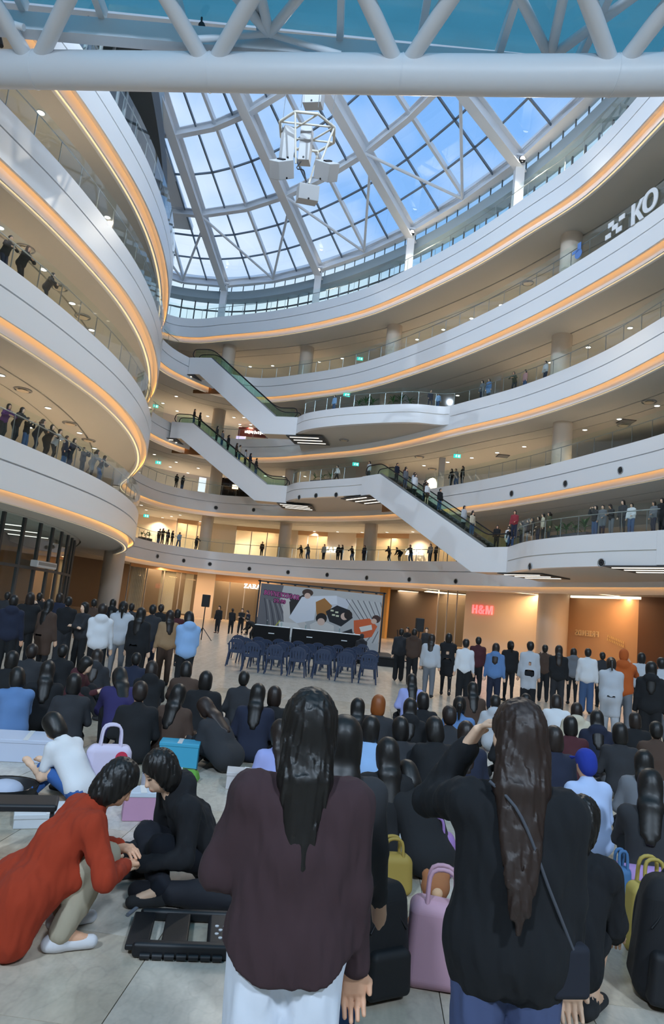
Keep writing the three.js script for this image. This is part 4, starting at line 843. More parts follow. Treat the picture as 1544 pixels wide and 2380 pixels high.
  for (const [px, label, r] of [[1287, 'broad grey-beige column right of the red sign', 1.15]]) { const p = hp(px, 1400, G, -3.4), g = structGroup('column', label, 'column'); g.position.set(p[0], 0, -p[1]); mesh('shaft', new THREE.CylinderGeometry(r, r, Y, 36, 1, true).translate(0, Y / 2, 0), M.column, g); mesh('plinth', new THREE.CylinderGeometry(r + 0.05, r + 0.05, 0.2, 36).translate(0, 0.1, 0), M.metal, g); }
}
// left entrance: dark-framed glass wall under the second storey, and its column
{
  const w = structGroup('window_7', 'dark-framed entrance glazing under the left balcony', 'window'), Y = storey(1);
  const e = G; let i0 = 0; while (e.p[i0][1] < 20) i0++;
  const inside = [];
  for (let i = i0; e.p[i][1] < 53; i += 3) {
    const a = off(e, i, -4), b = off(e, i + 3, -4);
    mesh('pane', quadGeo(a, b, 0.1, 2.6), M.windowGlass, w); mesh('pane', quadGeo(a, b, 2.75, Y), M.windowGlass, w);
    mesh('mullion', box(0.14, Y, 0.22, a[0], Y / 2, -a[1]), M.darkPanel, w); mesh('transom', beam(P3(a[0], 2.68, a[1]), P3(b[0], 2.68, b[1]), 0.16, 0.15), M.darkPanel, w);
    inside.push(off(e, i, -7));
  }
  const dr = structGroup('door_2', 'entrance doors with panes made to glow as daylight seen through the left glazing', 'door');
  for (let i = i0 + 6; i < i0 + 26; i += 2) { const a = off(e, i, -8.3), b = off(e, i + 1.8 > i + 1 ? i + 2 : i, -8.3); mesh('daylight_glow_pane', quadGeo(a, b, 0.1, 2.5), glow(0.62, 0.74, 0.72, [0.75, 0.35, 0.55, 0.2, 0.6][(i >> 1) % 5]), dr); mesh('door_post', box(0.14, 2.7, 0.14, a[0], 1.35, -a[1]), M.darkPanel, dr); }  // emissive panes put outdoor brightness into the doors; no daylight reaches them
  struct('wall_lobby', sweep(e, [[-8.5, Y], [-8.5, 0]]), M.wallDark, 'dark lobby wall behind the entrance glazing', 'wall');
  inside.forEach((p, i) => { if (i % 2) return; const g = thing('lobby_light_bar', `slim glowing ceiling bar behind the entrance glazing, ${nth[i / 2]} from the viewer`, 'light bar', [p[0], Y - 0.1, -p[1]], 0.2, 'lobby light bars'); mesh('tube_light', box(2.6, 0.04, 0.1, 0, 0, 0), M.lampStrip, g); mesh('housing', box(2.7, 0.04, 0.16, 0, 0.04, 0), M.white, g); });
  const p = atHeight(268, 1283, Y), g = structGroup('column', 'broad beige column under the left balcony end', 'column'); g.position.set(p[0], 0, -p[1]);
  mesh('shaft', new THREE.CylinderGeometry(0.85, 0.85, Y, 36, 1, true).translate(0, Y / 2, 0), M.column, g); mesh('plinth', new THREE.CylinderGeometry(0.9, 0.9, 0.2, 36).translate(0, 0.1, 0), M.metal, g);
  const q = off(e, i0 + 21, -3.6), air = thing('air_curtain', 'white air curtain unit over the entrance doors', 'air curtain', [q[0], 2.75, -q[1]], Math.PI / 2); mesh('casing', rbox(2.6, 0.35, 0.4, 0, 0.18, 0.1, 0.05), M.white, air); mesh('grille', box(2.3, 0.16, 0.02, 0, 0.2, 0.31), M.steelGrey, air);
}
// second storey shop fronts
{
  const O = -9.6, y0 = LEVELS[2].y, Y = storey(2), at = (px) => hp(px, 1275 + (px - 600) * 0.03, G, O);
  const list = [[405, 478, 'warm', 'lit shop front in the far corner of the second storey'], [478, 545, 'wall', ''], [545, 655, 'warm', 'brightly lit shop with crossing light lines on the second storey'], [655, 690, 'wall', ''], [690, 760, 'warm', 'lit second storey shop front over the poster screen'], [760, 826, 'wall', ''], [826, 950, 'warm', 'pinkish lit shop by the last round column'], [950, 1000, 'wall', ''], [1000, 1062, 'warm', 'small lit shop beside the lower escalator']];
  for (const [a, b, k, label] of list) {
    if (k === 'wall') { struct('wall_shopfront', wallSeg(at(a), at(b), y0, Y, 0.3), M.wall, `beige pier between second storey shops near column of lamps ${a}`.replace(/ near.*/, a < 500 ? ' in the far corner' : a < 700 ? ' behind the middle column' : a < 900 ? ' with a glowing sign' : ' next to the lower escalator'), 'wall'); continue; }
    const w = structGroup('window_8', label, 'shop window'), A = at(a), B = at(b), L = (f) => [A[0] + (B[0] - A[0]) * f, A[1] + (B[1] - A[1]) * f];
    for (let i = 0; i < 3; i++) mesh('pane', quadGeo(L(i / 3), L((i + 1) / 3), y0, Y - 0.5), M.windowGlass, w);
    for (let i = 0; i <= 3; i++) mesh('mullion', box(0.09, Y - y0, 0.12, L(i / 3)[0], (y0 + Y) / 2, -L(i / 3)[1]), M.steelGrey, w);
    mesh('header', wallSeg(A, B, Y - 0.5, Y, 0.25), woodWall, w);
    const c = hp((a + b) / 2, 1270, G, O - 1.2), g = thing('shop_light_panel', `warm ceiling light inside the ${label.replace('lit ', '')}`.split(' ').slice(0, 15).join(' '), 'light panel', [c[0], Y - 0.1, -c[1]], 0, 'shop ceiling light panels');
    mesh('diffuser', box(3.2, 0.04, 1.2, 0, 0, 0), warmPanel, g); mesh('frame', box(3.3, 0.05, 1.3, 0, 0.04, 0), M.white, g); areaLamp(c[0], Y - 0.16, c[1], 3.2, 1.2, 0xffc490, 9);
  }
}
// dark shop front along the third storey and the red shop board on the fourth
{
  const e = LEVELS[3].e, y0 = 13.5, Y = storey(3), w = structGroup('window_9', 'dark glossy shop front behind the right third storey rail', 'shop window');
  for (let i = 0; i + 3 < e.p.length; i += 3) { const p = e.p[i]; if (p[0] < 11 || p[1] < 22 || p[1] > 54) continue; const a = off(e, i, -6), b = off(e, i + 3, -6); mesh('panel', wallSeg(a, b, y0, y0 + 2.3, 0.2), M.wallDark, w); mesh('pane', quadGeo(off(e, i, -5.85), off(e, i + 3, -5.85), y0, y0 + 2.3), M.windowGlass, w); }
  const h = hitEdge(598, 1006, LEVELS[4].e, -6.5), g = thing('shop_board', 'dark red shop board with white glowing lettering behind the middle escalator', 'sign', [h.x, h.y, -h.d], Math.atan2(h.n[0], -h.n[1]) + 0.1);
  mesh('board', rbox(4.4, 1.1, 0.15, 0, 0, 0, 0.03), std({ color: 0x5c1c1f, roughness: 0.5 }), g);
  for (let i = 0; i < 13; i++) mesh('sign_glyph', box(0.14, 0.24 + ((i * 7) % 3) * 0.06, 0.03, -1.35 + i * 0.22, -0.02 + ((i * 5) % 2) * 0.03, 0.09), whiteGlow, g);
  const h2 = hitEdge(560, 1019, LEVELS[4].e, -6.2), b2 = thing('blue_display', 'small violet lit display below the red shop board', 'display', [h2.x, h2.y, -h2.d], Math.atan2(h2.n[0], -h2.n[1])); mesh('screen', rbox(1.1, 0.5, 0.08, 0, 0, 0, 0.02), glow(0.3, 0.3, 0.9, 0.9), b2); mesh('stand', box(0.08, 0.9, 0.08, 0, -0.6, 0), M.metal, b2);
  const h3 = hitEdge(545, 1135, LEVELS[3].e, -5), sh = thing('shop_shelving', 'dark lattice shelf wall with glowing goods on the third storey', 'shelf', [h3.x, 13.5, -h3.d], Math.atan2(h3.n[0], -h3.n[1]));
  mesh('shelf_back', box(4, 2.9, 0.1, 0, 1.45, -0.2), std({ color: 0x3b2a20, roughness: 0.7 }), sh); for (let i = 0; i < 7; i++) mesh('shelf_post', box(0.06, 2.9, 0.3, -1.95 + i * 0.65, 1.45, 0), M.darkMetal, sh); for (let i = 0; i < 5; i++) mesh('shelf_board', box(4, 0.05, 0.35, 0, 0.3 + i * 0.6, 0), M.darkMetal, sh); mesh('light_box', box(0.7, 0.5, 0.05, 0.1, 1.9, 0.15), warmPanel, sh);
  const h4 = hitEdge(470, 1125, LEVELS[3].e, -1.4), bd = thing('display_stand', 'white lit poster stand behind the third storey rail by the column', 'display', [h4.x, 13.5, -h4.d], Math.atan2(h4.n[0], -h4.n[1])); mesh('screen', rbox(0.8, 1.6, 0.08, 0, 1.1, 0, 0.02), glow(0.8, 0.88, 1, 0.9), bd); mesh('foot', box(0.9, 0.06, 0.4, 0, 0.03, 0), M.metal, bd);
}
// letters on the fifth storey glass
{
  const e = LEVELS[5].e, put = (px, py, name, geo, label, scale) => { const h = hitEdge(px, py, e, 0.03), g = thing(name, label, 'sign', [h.x, h.y, -h.d], Math.atan2(h.n[0], -h.n[1]), 'letters on the glass rail'); mesh('face', geo, M.white, g); return g; };
  const sq = []; for (const [i, j, w] of [[-1, 1, 1], [0, 0, 1], [1, 1, 1], [-1, -1, 1], [1, -1, 1], [0, 2, 0.0], [-2, 0, 0], [2, 0, 0]]) if (w) sq.push(box(0.42, 0.3, 0.06, i * 0.42 + j * 0.1, j * 0.32, 0));
  put(1430, 528, 'emblem', sq, 'white checkered emblem on the fifth storey glass, left of the letters');
  put(1484, 492, 'letter_sign', letters('K', 1.25, 0.06), 'white letter K on the fifth storey glass rail');
  put(1513, 466, 'letter_sign', letters('O', 1.25, 0.06), 'white letter O on the glass rail at the frame edge');
  put(1345, 590, 'glass_sticker', [new THREE.CylinderGeometry(0.3, 0.3, 0.03, 24).rotateX(Math.PI / 2), box(0.3, 0.5, 0.03, 0.05, 0.45, 0), box(0.5, 0.2, 0.03, -0.3, 0.25, 0)], 'small white sticker on the glass before the tall column').children[0].material = std({ color: 0x5b86c8, roughness: 0.5 });
}

// ------------------------------------------------------------------ hanging loudspeakers
{
  const D = 32, c = atDepth(712, 330, D), g = thing('loudspeaker_cluster', 'white loudspeakers hung on a ring frame below the skylight', 'loudspeaker', [c[0], c[1], -D]);
  const rel = (px, py, dd = 0) => { const q = atDepth(px, py, D + dd); return new THREE.Vector3(q[0] - c[0], q[1] - c[1], -dd); };
  const spk = std({ color: 0xb4b6b8, roughness: 0.5 }), pipe = std({ color: 0xcfcabd, roughness: 0.5 });
  const ring = []; for (let i = 0; i < 8; i++) { const a = (i + 0.5) / 8 * TAU; ring.push(new THREE.Vector3(Math.cos(a) * 1.5, 0.55, Math.sin(a) * 1.5)); }
  for (let i = 0; i < 8; i++) mesh('ring_tube', bar(ring[i], ring[(i + 1) % 8], 0.07), pipe, g);
  for (const [i, j] of [[0, 5], [1, 4], [0, 3], [7, 4]]) mesh('cross_tube', bar(ring[i], ring[j], 0.05), pipe, g);
  for (const [i, j] of [[0, 1], [2, 3], [4, 5], [6, 7]]) mesh('drop_tube', bar(ring[i], ring[i].clone().multiplyScalar(0.55).add(new THREE.Vector3(0, -2.1, 0)), 0.05), pipe, g);
  const cab = (px, py, dd, w, h, d, rx, ry, rz, label) => { const p = rel(px, py, dd), m = mesh('cabinet', rbox(w, h, d, 0, 0, 0, 0.03), spk, g); m.position.copy(p); m.rotation.set(rx, ry, rz); mesh('bracket', box(w * 0.2, 0.06, d * 0.6, 0, h / 2 + 0.03, 0), M.darkMetal, m); mesh('port', new THREE.CylinderGeometry(0.05, 0.05, 0.02, 12).rotateX(Math.PI / 2).translate(0, -h * 0.42, d / 2 + 0.011), M.darkMetal, m); return m; };
  cab(668, 340, 0, 0.62, 1.75, 0.7, 0.15, 0.35, 0); cab(711, 340, 0.2, 0.58, 1.75, 0.7, 0.15, -0.1, 0);
  cab(655, 393, -0.6, 0.95, 0.85, 0.8, 0.7, 0.75, 0.1); cab(759, 397, -0.6, 0.95, 0.85, 0.8, 0.7, -0.6, -0.1); cab(715, 452, -0.9, 1.0, 0.75, 0.8, 0.25, 0.25, 0); cab(730, 222, 0.4, 1.0, 1.2, 0.7, 0.1, -0.2, 0);
  for (const [px, py] of [[655, 300], [770, 300], [700, 250], [740, 250]]) { const p = rel(px, py); mesh('cable', bar(p, new THREE.Vector3(p.x, 35 - c[1], p.z), 0.014, 5), M.metal, g); }
  mesh('cable', tube([rel(700, 375), rel(690, 392), rel(705, 395), rel(712, 430)], 0.03, 6), M.blackRubber, g);
}

// ------------------------------------------------------------------ stage, poster screen, tables, chairs
{
  const D = 31, x0 = -2.84, x1 = 2.66, y0 = 0.42, y1 = 2.92;
  const st = thing('stage', 'low black stage under the poster screen', 'stage', [-0.1, 0, -29.9]);
  mesh('deck', rbox(6.6, 0.06, 3.6, 0, 0.36, 0, 0.01), M.black, st); mesh('skirt', box(6.5, 0.33, 3.5, 0, 0.165, 0), std({ color: 0x18181b, roughness: 0.9 }), st);
  const cv = document.createElement('canvas'); cv.width = 1024; cv.height = 466; const k = cv.getContext('2d');
  k.fillStyle = '#b9b7b6'; k.fillRect(0, 0, 1024, 466);
  const poly = (c, pts) => { k.fillStyle = c; k.beginPath(); pts.forEach(([x, y], i) => (i ? k.lineTo(x, y) : k.moveTo(x, y))); k.closePath(); k.fill(); };
  const oval = (c, x, y, a, b, r = 0) => { k.fillStyle = c; k.beginPath(); k.ellipse(x, y, a, b, r, 0, TAU); k.fill(); };
  poly('#6c6a6e', [[0, 0], [190, 0], [170, 120], [230, 300], [300, 466], [0, 466]]);
  for (let i = 0; i < 9; i++) { k.strokeStyle = i % 2 ? '#8f8c8c' : '#4c4a50'; k.lineWidth = 9 - i * 0.5; k.beginPath(); k.moveTo(40 + i * 22, 120 + i * 6); k.quadraticCurveTo(90 + i * 26, 280, 100 + i * 30, 466); k.stroke(); }
  poly('#cfc8c3', [[190, 100], [330, 130], [420, 330], [230, 360]]); poly('#3a3838', [[230, 60], [262, 60], [330, 210], [300, 220]]);
  poly('#c9cad2', [[620, 40], [760, 70], [720, 190], [600, 170]]);
  for (let i = 0; i < 20; i++) { k.strokeStyle = i % 3 ? '#c8c7c6' : '#55545a'; k.lineWidth = 5; k.beginPath(); k.moveTo(720 + i * 16, 60); k.lineTo(860 + i * 12, 230); k.stroke(); k.beginPath(); k.moveTo(700 + i * 18, 400); k.lineTo(860 + i * 10, 300); k.stroke(); }
  // six plainly drawn figures in street clothes
  poly('#322e2d', [[250, 130], [360, 60], [400, 90], [360, 190], [270, 240]]); poly('#dcdde4', [[350, 80], [470, 60], [640, 40], [650, 110], [480, 140], [470, 260], [330, 300], [260, 260]]); oval('#4a3830', 395, 40, 46, 30); oval('#d9b7a5', 396, 66, 26, 24);
  poly('#a9743f', [[470, 110], [540, 70], [610, 130], [560, 230], [500, 260], [480, 180]]);
  poly('#26262a', [[560, 180], [650, 120], [760, 150], [790, 210], [700, 290], [600, 260]]); oval('#d9b7a5', 720, 205, 32, 30); oval('#2a2220', 750, 190, 34, 36); k.fillStyle = '#d8d8b8'; for (const [a, b] of [[600, 160], [640, 170], [615, 195], [648, 200]]) k.fillRect(a, b, 26, 14);
  poly('#d5cfca', [[440, 300], [520, 250], [640, 290], [650, 400], [470, 410]]); oval('#26201f', 530, 240, 46, 44); oval('#dcbcab', 530, 268, 32, 30);
  poly('#d7643a', [[800, 230], [930, 200], [1000, 260], [960, 350], [850, 380], [810, 320]]); poly('#e2dcd6', [[850, 280], [950, 250], [960, 290], [870, 320]]); oval('#4a322c', 985, 200, 36, 32); oval('#ddbba8', 968, 220, 24, 22);
  poly('#2b2b30', [[660, 360], [790, 300], [830, 420], [760, 400], [680, 420]]); oval('#2a2322', 360, 380, 34, 36); oval('#dcbcab', 350, 392, 22, 24); poly('#dedad6', [[180, 300], [330, 300], [430, 400], [300, 420], [190, 380]]);
  k.strokeStyle = '#b7b83e'; k.lineWidth = 7; k.beginPath(); k.moveTo(190, 290); k.lineTo(150, 350); k.lineTo(230, 370); k.stroke();
  k.save(); k.translate(30, 90); k.rotate(0.06); k.font = 'bold 52px serif'; k.lineWidth = 8; k.strokeStyle = '#3a1030'; k.strokeText('BOYNEXTDOOR', 0, 0, 300); k.fillStyle = '#cf62a0'; k.fillText('BOYNEXTDOOR', 0, 0, 300); k.font = 'bold 40px serif'; k.strokeText('19.99', 90, 50, 110); k.fillText('19.99', 90, 50, 110); k.restore();
  const tx = new THREE.CanvasTexture(cv); tx.colorSpace = THREE.SRGBColorSpace;
  const g = thing('poster_screen', 'wide printed poster wall of young men in street clothes', 'poster', [(x0 + x1) / 2, y0, -D]);
  const w = x1 - x0, h = y1 - y0;
  mesh('print', new THREE.PlaneGeometry(w, h).translate(0, h / 2, 0.061), std({ map: tx, roughness: 0.8 }), g);
  mesh('backing', box(w, h, 0.1, 0, h / 2, 0), M.black, g);
  for (const s of [-1, 1]) mesh('truss_leg', box(0.07, h + 0.18, 0.07, s * (w / 2 + 0.06), h / 2 + 0.05, 0), M.darkMetal, g);
  mesh('truss_bar', box(w + 0.3, 0.06, 0.07, 0, h + 0.1, 0), M.darkMetal, g);
  for (let i = 0; i < 9; i++) mesh('clamp', box(0.09, 0.09, 0.12, -w / 2 + 0.3 + i * (w - 0.6) / 8, h + 0.07, 0), M.black, g);
  // three black-clothed tables
  [[-1.98, 'black-clothed table by the open shop side of the stage'], [-0.42, 'middle black-clothed table on the stage'], [1.0, 'black-clothed table beside the hooded person']].forEach(([x, label], i) => {
    const t = thing('stage_table', label, 'table', [x + 0.02, 0.39, -28.6], 0, 'stage tables');
    mesh('tabletop', rbox(1.42, 0.04, 0.6, 0, 0.74, 0, 0.01), M.white, t);
    mesh('cloth', rbox(1.46, 0.74, 0.64, 0, 0.37, 0, 0.03), std({ color: 0x0c0c0f, roughness: 0.95 }), t);
    mesh('name_card', box(0.24, 0.035, 0.005, 0, 0.46, 0.324), M.white, t);
    for (const lx of [-0.6, 0.6]) mesh('leg', box(0.04, 0.72, 0.04, lx, 0.36, -0.2), M.metal, t);
  });
  for (const [x, label] of [[-2.2, 'clear water bottle on the black table by the shop'], [-1.6, 'second clear bottle on that same table'], [-0.6, 'clear bottle on the middle stage table'], [0.8, 'clear bottle on the table by the hooded person']]) { const b = thing('water_bottle', label, 'bottle', [x, 1.15, -28.55], 0, 'bottles on the stage tables'); mesh('bottle_body', new THREE.LatheGeometry([[0, 0], [0.03, 0], [0.032, 0.13], [0.014, 0.17], [0.013, 0.19]].map(([a, c]) => new THREE.Vector2(a, c)), 14), M.windowGlass, b); mesh('cap', new THREE.CylinderGeometry(0.015, 0.015, 0.02, 12).translate(0, 0.2, 0), M.white, b); }
  // plastic chairs in rows, backs to the viewer
  const navy = std({ color: 0x2b3a55, roughness: 0.38 });
  const chair = thing('plastic_chair', 'x', 'chair');
  mesh('seat', rbox(0.44, 0.04, 0.42, 0, 0.43, 0, 0.02), navy, chair);
  { const s = new THREE.Shape(); s.moveTo(-0.22, 0); s.lineTo(-0.24, 0.25); s.quadraticCurveTo(-0.2, 0.42, 0, 0.42); s.quadraticCurveTo(0.2, 0.42, 0.24, 0.25); s.lineTo(0.22, 0); for (let i = 0; i < 5; i++) { const x = -0.15 + i * 0.075, q = new THREE.Path(); q.moveTo(x - 0.018, 0.08); q.lineTo(x + 0.018, 0.08); q.lineTo(x * 1.15 + 0.018, 0.3); q.lineTo(x * 1.15 - 0.018, 0.3); q.closePath(); s.holes.push(q); } mesh('backrest', new THREE.ExtrudeGeometry(s, { depth: 0.025, bevelEnabled: false, curveSegments: 8 }).rotateX(0.16).translate(0, 0.43, 0.19), navy, chair); }
  for (const sx of [-1, 1]) { for (const sz of [-1, 1]) mesh('leg', bar(new THREE.Vector3(sx * 0.25, 0, sz * 0.24), new THREE.Vector3(sx * 0.2, 0.43, sz * 0.18), 0.02, 7, 0.026), navy, chair); mesh('armrest', [bar(new THREE.Vector3(sx * 0.24, 0.64, -0.2), new THREE.Vector3(sx * 0.25, 0.66, 0.22), 0.022, 7), bar(new THREE.Vector3(sx * 0.24, 0.64, -0.2), new THREE.Vector3(sx * 0.22, 0.42, -0.19), 0.02, 7)], navy, chair); }
  let n = 0; const rowName = ['back', 'third', 'second', 'front'], seatName = ['first', 'second', 'third', 'fourth', 'fifth', 'sixth', 'seventh'];
  [[24.2, -2.75, 7], [22.9, -2.35, 7], [21.5, -2.5, 7], [20.2, -1.9, 6]].forEach(([d, x, c], r) => { for (let i = 0; i < c; i++) { const q = n++ ? chair.clone() : chair; if (q !== chair) { q.name = numbered('plastic_chair'); scene.add(q); } q.userData = { label: `navy plastic chair, ${seatName[i]} from left, in ${['the row by the stage', 'the second row from the stage', 'the third row from the stage', 'the row nearest the crowd'][r]}`, category: 'chair', group: 'plastic chairs before the stage' }; q.position.set(x + i * 0.68, 0, -d + rr(-0.06, 0.06)); q.rotation.y = rr(-0.12, 0.12); } });
  // loudspeakers and gear
  const pa = (x, d, y, label) => { const s = thing('stage_loudspeaker', label, 'loudspeaker', [x, 0, -d], 0, 'stage loudspeakers'); mesh('pole', bar(new THREE.Vector3(0, 0, 0), new THREE.Vector3(0, y, 0), 0.025), M.black, s); for (let i = 0; i < 3; i++) mesh('leg', bar(new THREE.Vector3(0, 0.6, 0), new THREE.Vector3(Math.cos(i * 2.1) * 0.5, 0, Math.sin(i * 2.1) * 0.5), 0.018), M.black, s); mesh('cabinet', rbox(0.36, 0.6, 0.34, 0, y + 0.28, 0, 0.03), M.black, s); };
  { let q = atDepth(478, 1405, 34); pa(q[0], 34, q[1] - 0.1, 'black loudspeaker on a stand before the beige pier'); q = atDepth(975, 1462, 31); pa(q[0], 31, q[1] - 0.1, 'black loudspeaker on a stand right of the poster screen'); }
  const rk = thing('equipment_rack', 'dark equipment rack with cables right of the poster screen', 'rack', [atDepth(955, 1490, 29)[0], 0, -29]); mesh('frame', rbox(1.3, 0.08, 0.7, 0, 0.86, 0, 0.02), M.darkMetal, rk); for (const sx of [-1, 1]) mesh('leg', box(0.06, 0.85, 0.6, sx * 0.6, 0.43, 0), M.darkMetal, rk); mesh('mixer', rbox(0.9, 0.18, 0.5, 0, 0.99, 0, 0.02), M.black, rk); mesh('lamp', bar(new THREE.Vector3(-0.5, 0.9, 0), new THREE.Vector3(-0.6, 1.5, 0), 0.02), M.black, rk);
}

// ------------------------------------------------------------------ palms in planters on the landings
const leafMat = [0x3f6b34, 0x35592b, 0x4f7a3d].map((c) => std({ color: c, roughness: 0.55, side: THREE.DoubleSide }));
const blade = [0, 1, 2].map((k) => { const g = new THREE.PlaneGeometry(0.11, 0.95 - k * 0.15, 1, 6), p = g.attributes.position, L = 0.95 - k * 0.15; for (let i = 0; i < p.count; i++) { const t = p.getY(i) / L + 0.5; p.setXYZ(i, p.getX(i) * (0.25 + 1.6 * t * (1 - t) * 2), t * L * (1 - 0.25 * t), t * t * (0.35 + k * 0.12)); } g.computeVertexNormals(); return g; });
function palm(x, y, d, s, label, group) { const g = thing('palm_plant', label, 'plant', [x, y, -d], rnd() * 6, group); g.scale.setScalar(s); mesh('stem', bar(new THREE.Vector3(0, 0, 0), new THREE.Vector3(0, 0.35, 0), 0.035, 7), leafMat[1], g); for (let i = 0; i < 13; i++) { const l = mesh('leaf', blade[i % 3], leafMat[i % 3], g); l.position.y = 0.3; l.rotation.set(0.25 + (i % 4) * 0.22, i * 2.4, 0, 'YXZ'); } }
function planter(e, px0, px1, py, y, o, where, n) {
  const a = hp(px0, py, e, o), b = hp(px1, py, e, o), g = thing('planter', `long grey planter box ${where}`, 'planter', [(a[0] + b[0]) / 2, y, -(a[1] + b[1]) / 2], Math.atan2(b[1] - a[1], b[0] - a[0])), L = Math.hypot(b[0] - a[0], b[1] - a[1]);
  mesh('box', rbox(L, 0.42, 0.5, 0, 0.21, 0, 0.03), std({ color: 0x4b5058, roughness: 0.7 }), g); mesh('soil', box(L - 0.08, 0.03, 0.42, 0, 0.42, 0), std({ color: 0x2c2018, roughness: 1 }), g);
  for (let i = 0; i < n; i++) { const f = (i + 0.5) / n; palm(a[0] + (b[0] - a[0]) * f, y + 0.42, a[1] + (b[1] - a[1]) * f, rr(0.75, 0.95), `${['first', 'second', 'third', 'fourth', 'fifth'][i]} palm from left, planter ${where}`, 'palms in planters'); }
}
planter(PLAT[2], 1288, 1372, 1215, 7.25, -1.35, 'on the second storey landing', 4);
planter(PLAT[3], 726, 778, 1100, 13.5, -1.35, 'on the third storey landing', 3);
planter(PLAT[4], 828, 875, 935, 19, -1.35, 'by the column on the fourth storey landing', 3);
planter(PLAT[4], 905, 962, 935, 19, -1.35, 'in the middle of the fourth storey landing', 3);
planter(G, 326, 352, 1240, 7.25, -1.4, 'in the far corner of the second storey', 3);
// ------------------------------------------------------------------ people on the balconies, landings and escalators
const horizon = (px) => 1428 + 0.1016 * (px - 772);
const K = { black: 0x17181b, char: 0x2c2d31, navy: 0x1e2438, grey: 0x6d7076, light: 0xb9bcc2, white: 0xdcdde0, brown: 0x4a382e, tan: 0x9a7c5c, olive: 0x4c4d38, blue: 0x5d7fae, sky: 0x8fb2dc, denim: 0x41587c, red: 0x8c3138, purple: 0x5a2a66, maroon: 0x4a2228, cream: 0xcfc4ad, lilac: 0x9aa2d6, orange: 0xb4561f };
const styles = ['fit', 'loose', 'hood', 'puffer', 'coat'], cuts = ['straight', 'slim', 'wide', 'straight'], hairsF = ['bob', 'long', 'short', 'tail', 'long', 'short'];
let nP = 0;
function spot(px, py, e, y, back, pose, top, label, group, x = {}) {
  let h = hitEdge(px, py, e, -back); const i = nP++;
  if (!h) { const q = px < 1180 ? [0.9 + (px - 1130) * 0.003, 0.85] : null, k = q ? escRide.lower(q[0], px === 1142 ? 1.15 : 0.6) : null, w = atHeight(px, 1252, y); h = k ? { x: k.x, d: k.d, n: [-0.4, -0.9] } : { x: w[0], d: w[1], n: [-0.6, -0.8] }; }
  return person(label, { pose, at: [h.x, y, h.d], turn: Math.atan2(h.n[0], -h.n[1]) + (x.turn ?? ((i * 37) % 7 - 3) * 0.1), top: [x.style ?? styles[i % 5], K[top] ?? top], legs: [x.cut ?? cuts[i % 4], x.legs ?? [K.black, K.char, K.denim, K.navy][i % 4]], hair: [x.hair ?? hairsF[i % 6], x.hc ?? (i % 3 ? 'black' : 'dark')], size: (x.size ?? 0.97 + ((i * 13) % 7) * 0.012) * 0.965, fine: x.fine ?? 0, group });
}
const g2 = 'watchers along the left second storey rail', y2 = 7.25, y3 = 13.5, y4 = 19, y5 = 24.5;
spot(10, 980, G, y2, 0.62, 'rail', 'purple', 'person in a purple jacket leaning on the left balcony rail at the frame edge', g2, { fine: 1 });
spot(38, 995, G, y2, 0.62, 'rail', 'char', 'person in dark grey beside the purple jacket on the left balcony', g2, { fine: 1 });
spot(60, 1010, G, y2, 0.62, 'phone', 'black', 'long-haired person in black raising a phone on the left balcony', g2, { hair: 'long', size: 0.85, fine: 1 });
spot(84, 1030, G, y2, 0.62, 'rail', 'char', 'person in charcoal between the phone holder and the navy coats', g2, {});
spot(108, 1042, G, y2, 0.62, 'rail', 'black', 'person with bobbed hair in black mid-way along the left rail', g2, { hair: 'bob' });
spot(126, 1048, G, y2, 0.62, 'rail', 'light', 'person in a pale top low behind the left balcony rail', g2, {});
spot(148, 1055, G, y2, 0.62, 'rest', 'navy', 'tall person in a navy coat on the left balcony', g2, { size: 0.9, style: 'coat' });
spot(163, 1062, G, y2, 0.62, 'rail', 'navy', 'shorter person in navy beside the tall navy coat', g2, {});
spot(191, 1078, G, y2, 0.62, 'phone', 'char', 'person aiming a camera over the left balcony rail', g2, { size: 0.85 });
spot(214, 1092, G, y2, 0.62, 'rail', 'grey', 'person in grey near the end of the left balcony row', g2, {});
spot(232, 1100, G, y2, 0.62, 'rail', 'black', 'last person in the left balcony row, in black', g2, {});
const g3 = 'silhouettes on the left third storey';
spot(10, 605, LEVELS[3].e, y3, 0.7, 'rail', 'black', 'dark silhouette at the frame edge of the left third storey', g3, {});
spot(46, 645, LEVELS[3].e, y3, 0.7, 'rail', 'black', 'larger dark silhouette leaning on the left third storey rail', g3, { size: 1.1, style: 'puffer' });
spot(107, 690, LEVELS[3].e, y3, 0.7, 'rail', 'char', 'lone dark silhouette farther along the left third storey', g3, {});
const gf = 'people behind the far second storey rail';
